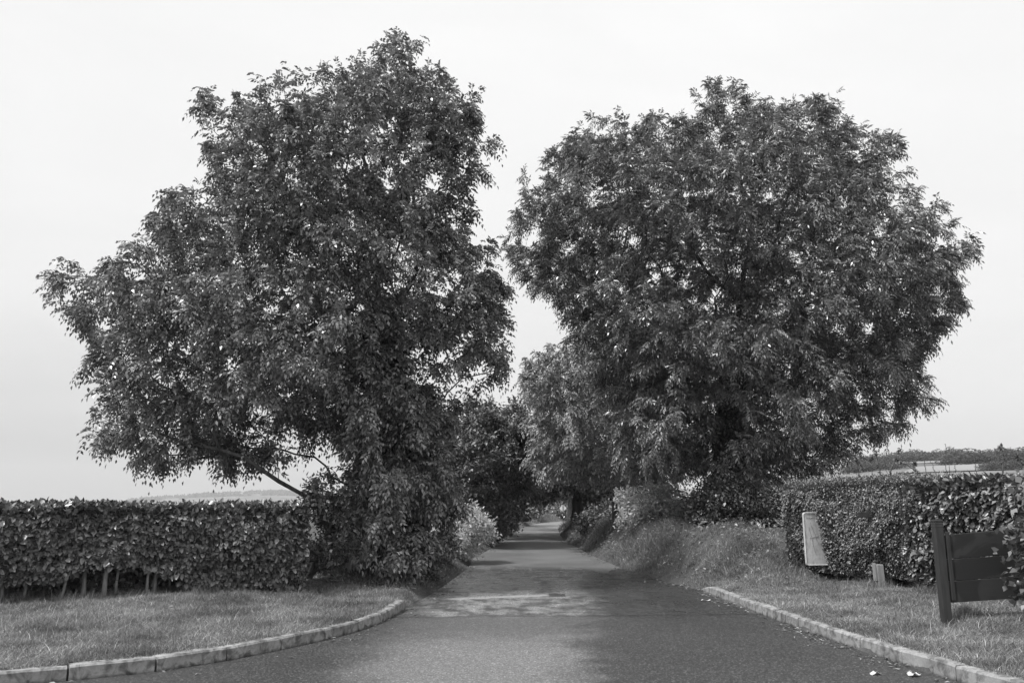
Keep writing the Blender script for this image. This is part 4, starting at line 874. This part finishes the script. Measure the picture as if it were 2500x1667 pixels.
# named landmarks first, then rows of hedgerow trees
place_far(2372, 560, 13, 'round tree, right of the twin pair standing up on the far hill'); place_far(2352, 560, 12, 'round tree, left of the twin pair standing up on the far hill')
place_far(2480, 590, 11, 'small lone round tree on the skyline near the right edge', 1.0); place_far(2230, 540, 9, 'bushy tree at the low left end of the far hill wood', 1.8)
place_far(2190, 150, 4.6, 'dark field bush just over the hedge, left of the pair'); place_far(2222, 150, 4.2, 'dark field bush just over the hedge, right of the pair')
for (x0, x1, n, r_, s0, s1, lab) in ((2100, 2560, 34, 570, 3.5, 5.5, 'tree in the wood along the crest of the far hill'), (2080, 2330, 18, 470, 4, 6.5, 'tree in the hedgerow above the pale field'),
                                     (2330, 2560, 16, 350, 4, 6.5, 'tree in the hedgerow at the right end of the pale field'), (2400, 2560, 9, 260, 2, 3.5, 'low tree in the nearest hedgerow below the right-hand field'),
                                     (2060, 2200, 9, 330, 2.5, 4, 'low tree in the hedgerow at the left end of the pale field')):
    for i in range(n): place_far(x0 + (x1 - x0) * (i + rg4.uniform(-.3, .3)) / n, r_ * rg4.uniform(.95, 1.05), rg4.uniform(s0, s1), lab, rg4.uniform(1.4, 2.2))
# distant hills: real ridges some kilometres off
def hill(name, a0, a1, r_, prof, seed):
    n, m = 90, 14; V = []
    for i in range(n + 1):
        a = a0 + (a1 - a0) * i / n; hgt = np.interp(a, [p[0] for p in prof], [p[1] for p in prof]) * r_ / F
        for j_ in range(m + 1):
            v_ = j_ / m; rr = r_ * (.72 + .56 * v_); z_ = CAM_H - 8 + (hgt + 6.5) * math.sin(v_ * math.pi) ** .8; V.append((a * rr, rr, z_))
    V = np.array(V, float); V[:, 2] += 2.5 * vnoise(V[:, 0] * .004, V[:, 1] * .004, seed); Q_ = [(i * (m + 1) + j_, (i + 1) * (m + 1) + j_, (i + 1) * (m + 1) + j_ + 1, i * (m + 1) + j_ + 1) for i in range(n) for j_ in range(m)]
    return tag(quads(name, V, np.array(Q_), MAT['pasture'], smooth=True), kind='structure')
hill('hills', -1.1, .1, 4200, [(-1.1, 2), (-.52, 4), (-.45, 14), (-.36, 27), (-.28, 33), (-.2, 22), (.1, 15)], 51)
hill('hills', .1, 1.1, 4000, [(.1, 30), (.38, 60), (.43, 98), (.46, 112), (.52, 120), (.60, 124), (1.1, 126)], 52)
# woods that read as one dark mass along the left hill
rg5 = np.random.default_rng(4); n = 5000; a = rg5.uniform(-.46, -.2, n); row = rg5.integers(0, 3, n); rr = 4200 * (.86 + .05 * row + .012 * vnoise(a * 60, row * 3., 3)) + rg5.normal(0, 8, n)
msk = vnoise(a * 70, row * 5., 6) > -.2; a, rr, row = a[msk], rr[msk], row[msk]; n = len(a); v_ = (rr / 4200 - .72) / .56; hg = np.interp(a, [-.52, -.45, -.36, -.28, -.2], [4, 14, 27, 33, 22]) * 4200 / F
z = CAM_H - 8 + (hg + 6.5) * np.sin(v_ * np.pi) ** .8 + 2.5 * vnoise(a * rr * .004, rr * .004, 51) + rg5.uniform(0, 10, n)
P = np.stack([a * rr, rr, z], -1); V, Q_, rn = simple_leaves(P, rg5.normal(0, 1, (n, 3)), rg5.normal(0, 1, (n, 3)), rg5.uniform(6, 13, n), rg5.uniform(6, 11, n), .2, .2, rg5)
tag(quads('distant_woods', V, Q_, MAT['far'], None, rnd=rn), kind='stuff')

# ------------------------------------------------------------------ haze over the far country
bm = bmesh.new(); bmesh.ops.create_cube(bm, size=1)
for v in bm.verts: v.co = Vector((v.co.x * 12400, v.co.y * 6200 + 2750, v.co.z * 320 + 125))
m = bpy.data.materials.new('haze'); m.use_nodes = True; t = m.node_tree; t.nodes.clear(); vo = t.nodes.new('ShaderNodeVolumePrincipled'); vo.inputs['Color'].default_value = (.97, .97, .97, 1)
vo.inputs['Density'].default_value = .00022; oo = t.nodes.new('ShaderNodeOutputMaterial'); t.links.new(vo.outputs[0], oo.inputs['Volume'])
tag(bm_obj('haze', bm, m), kind='stuff')
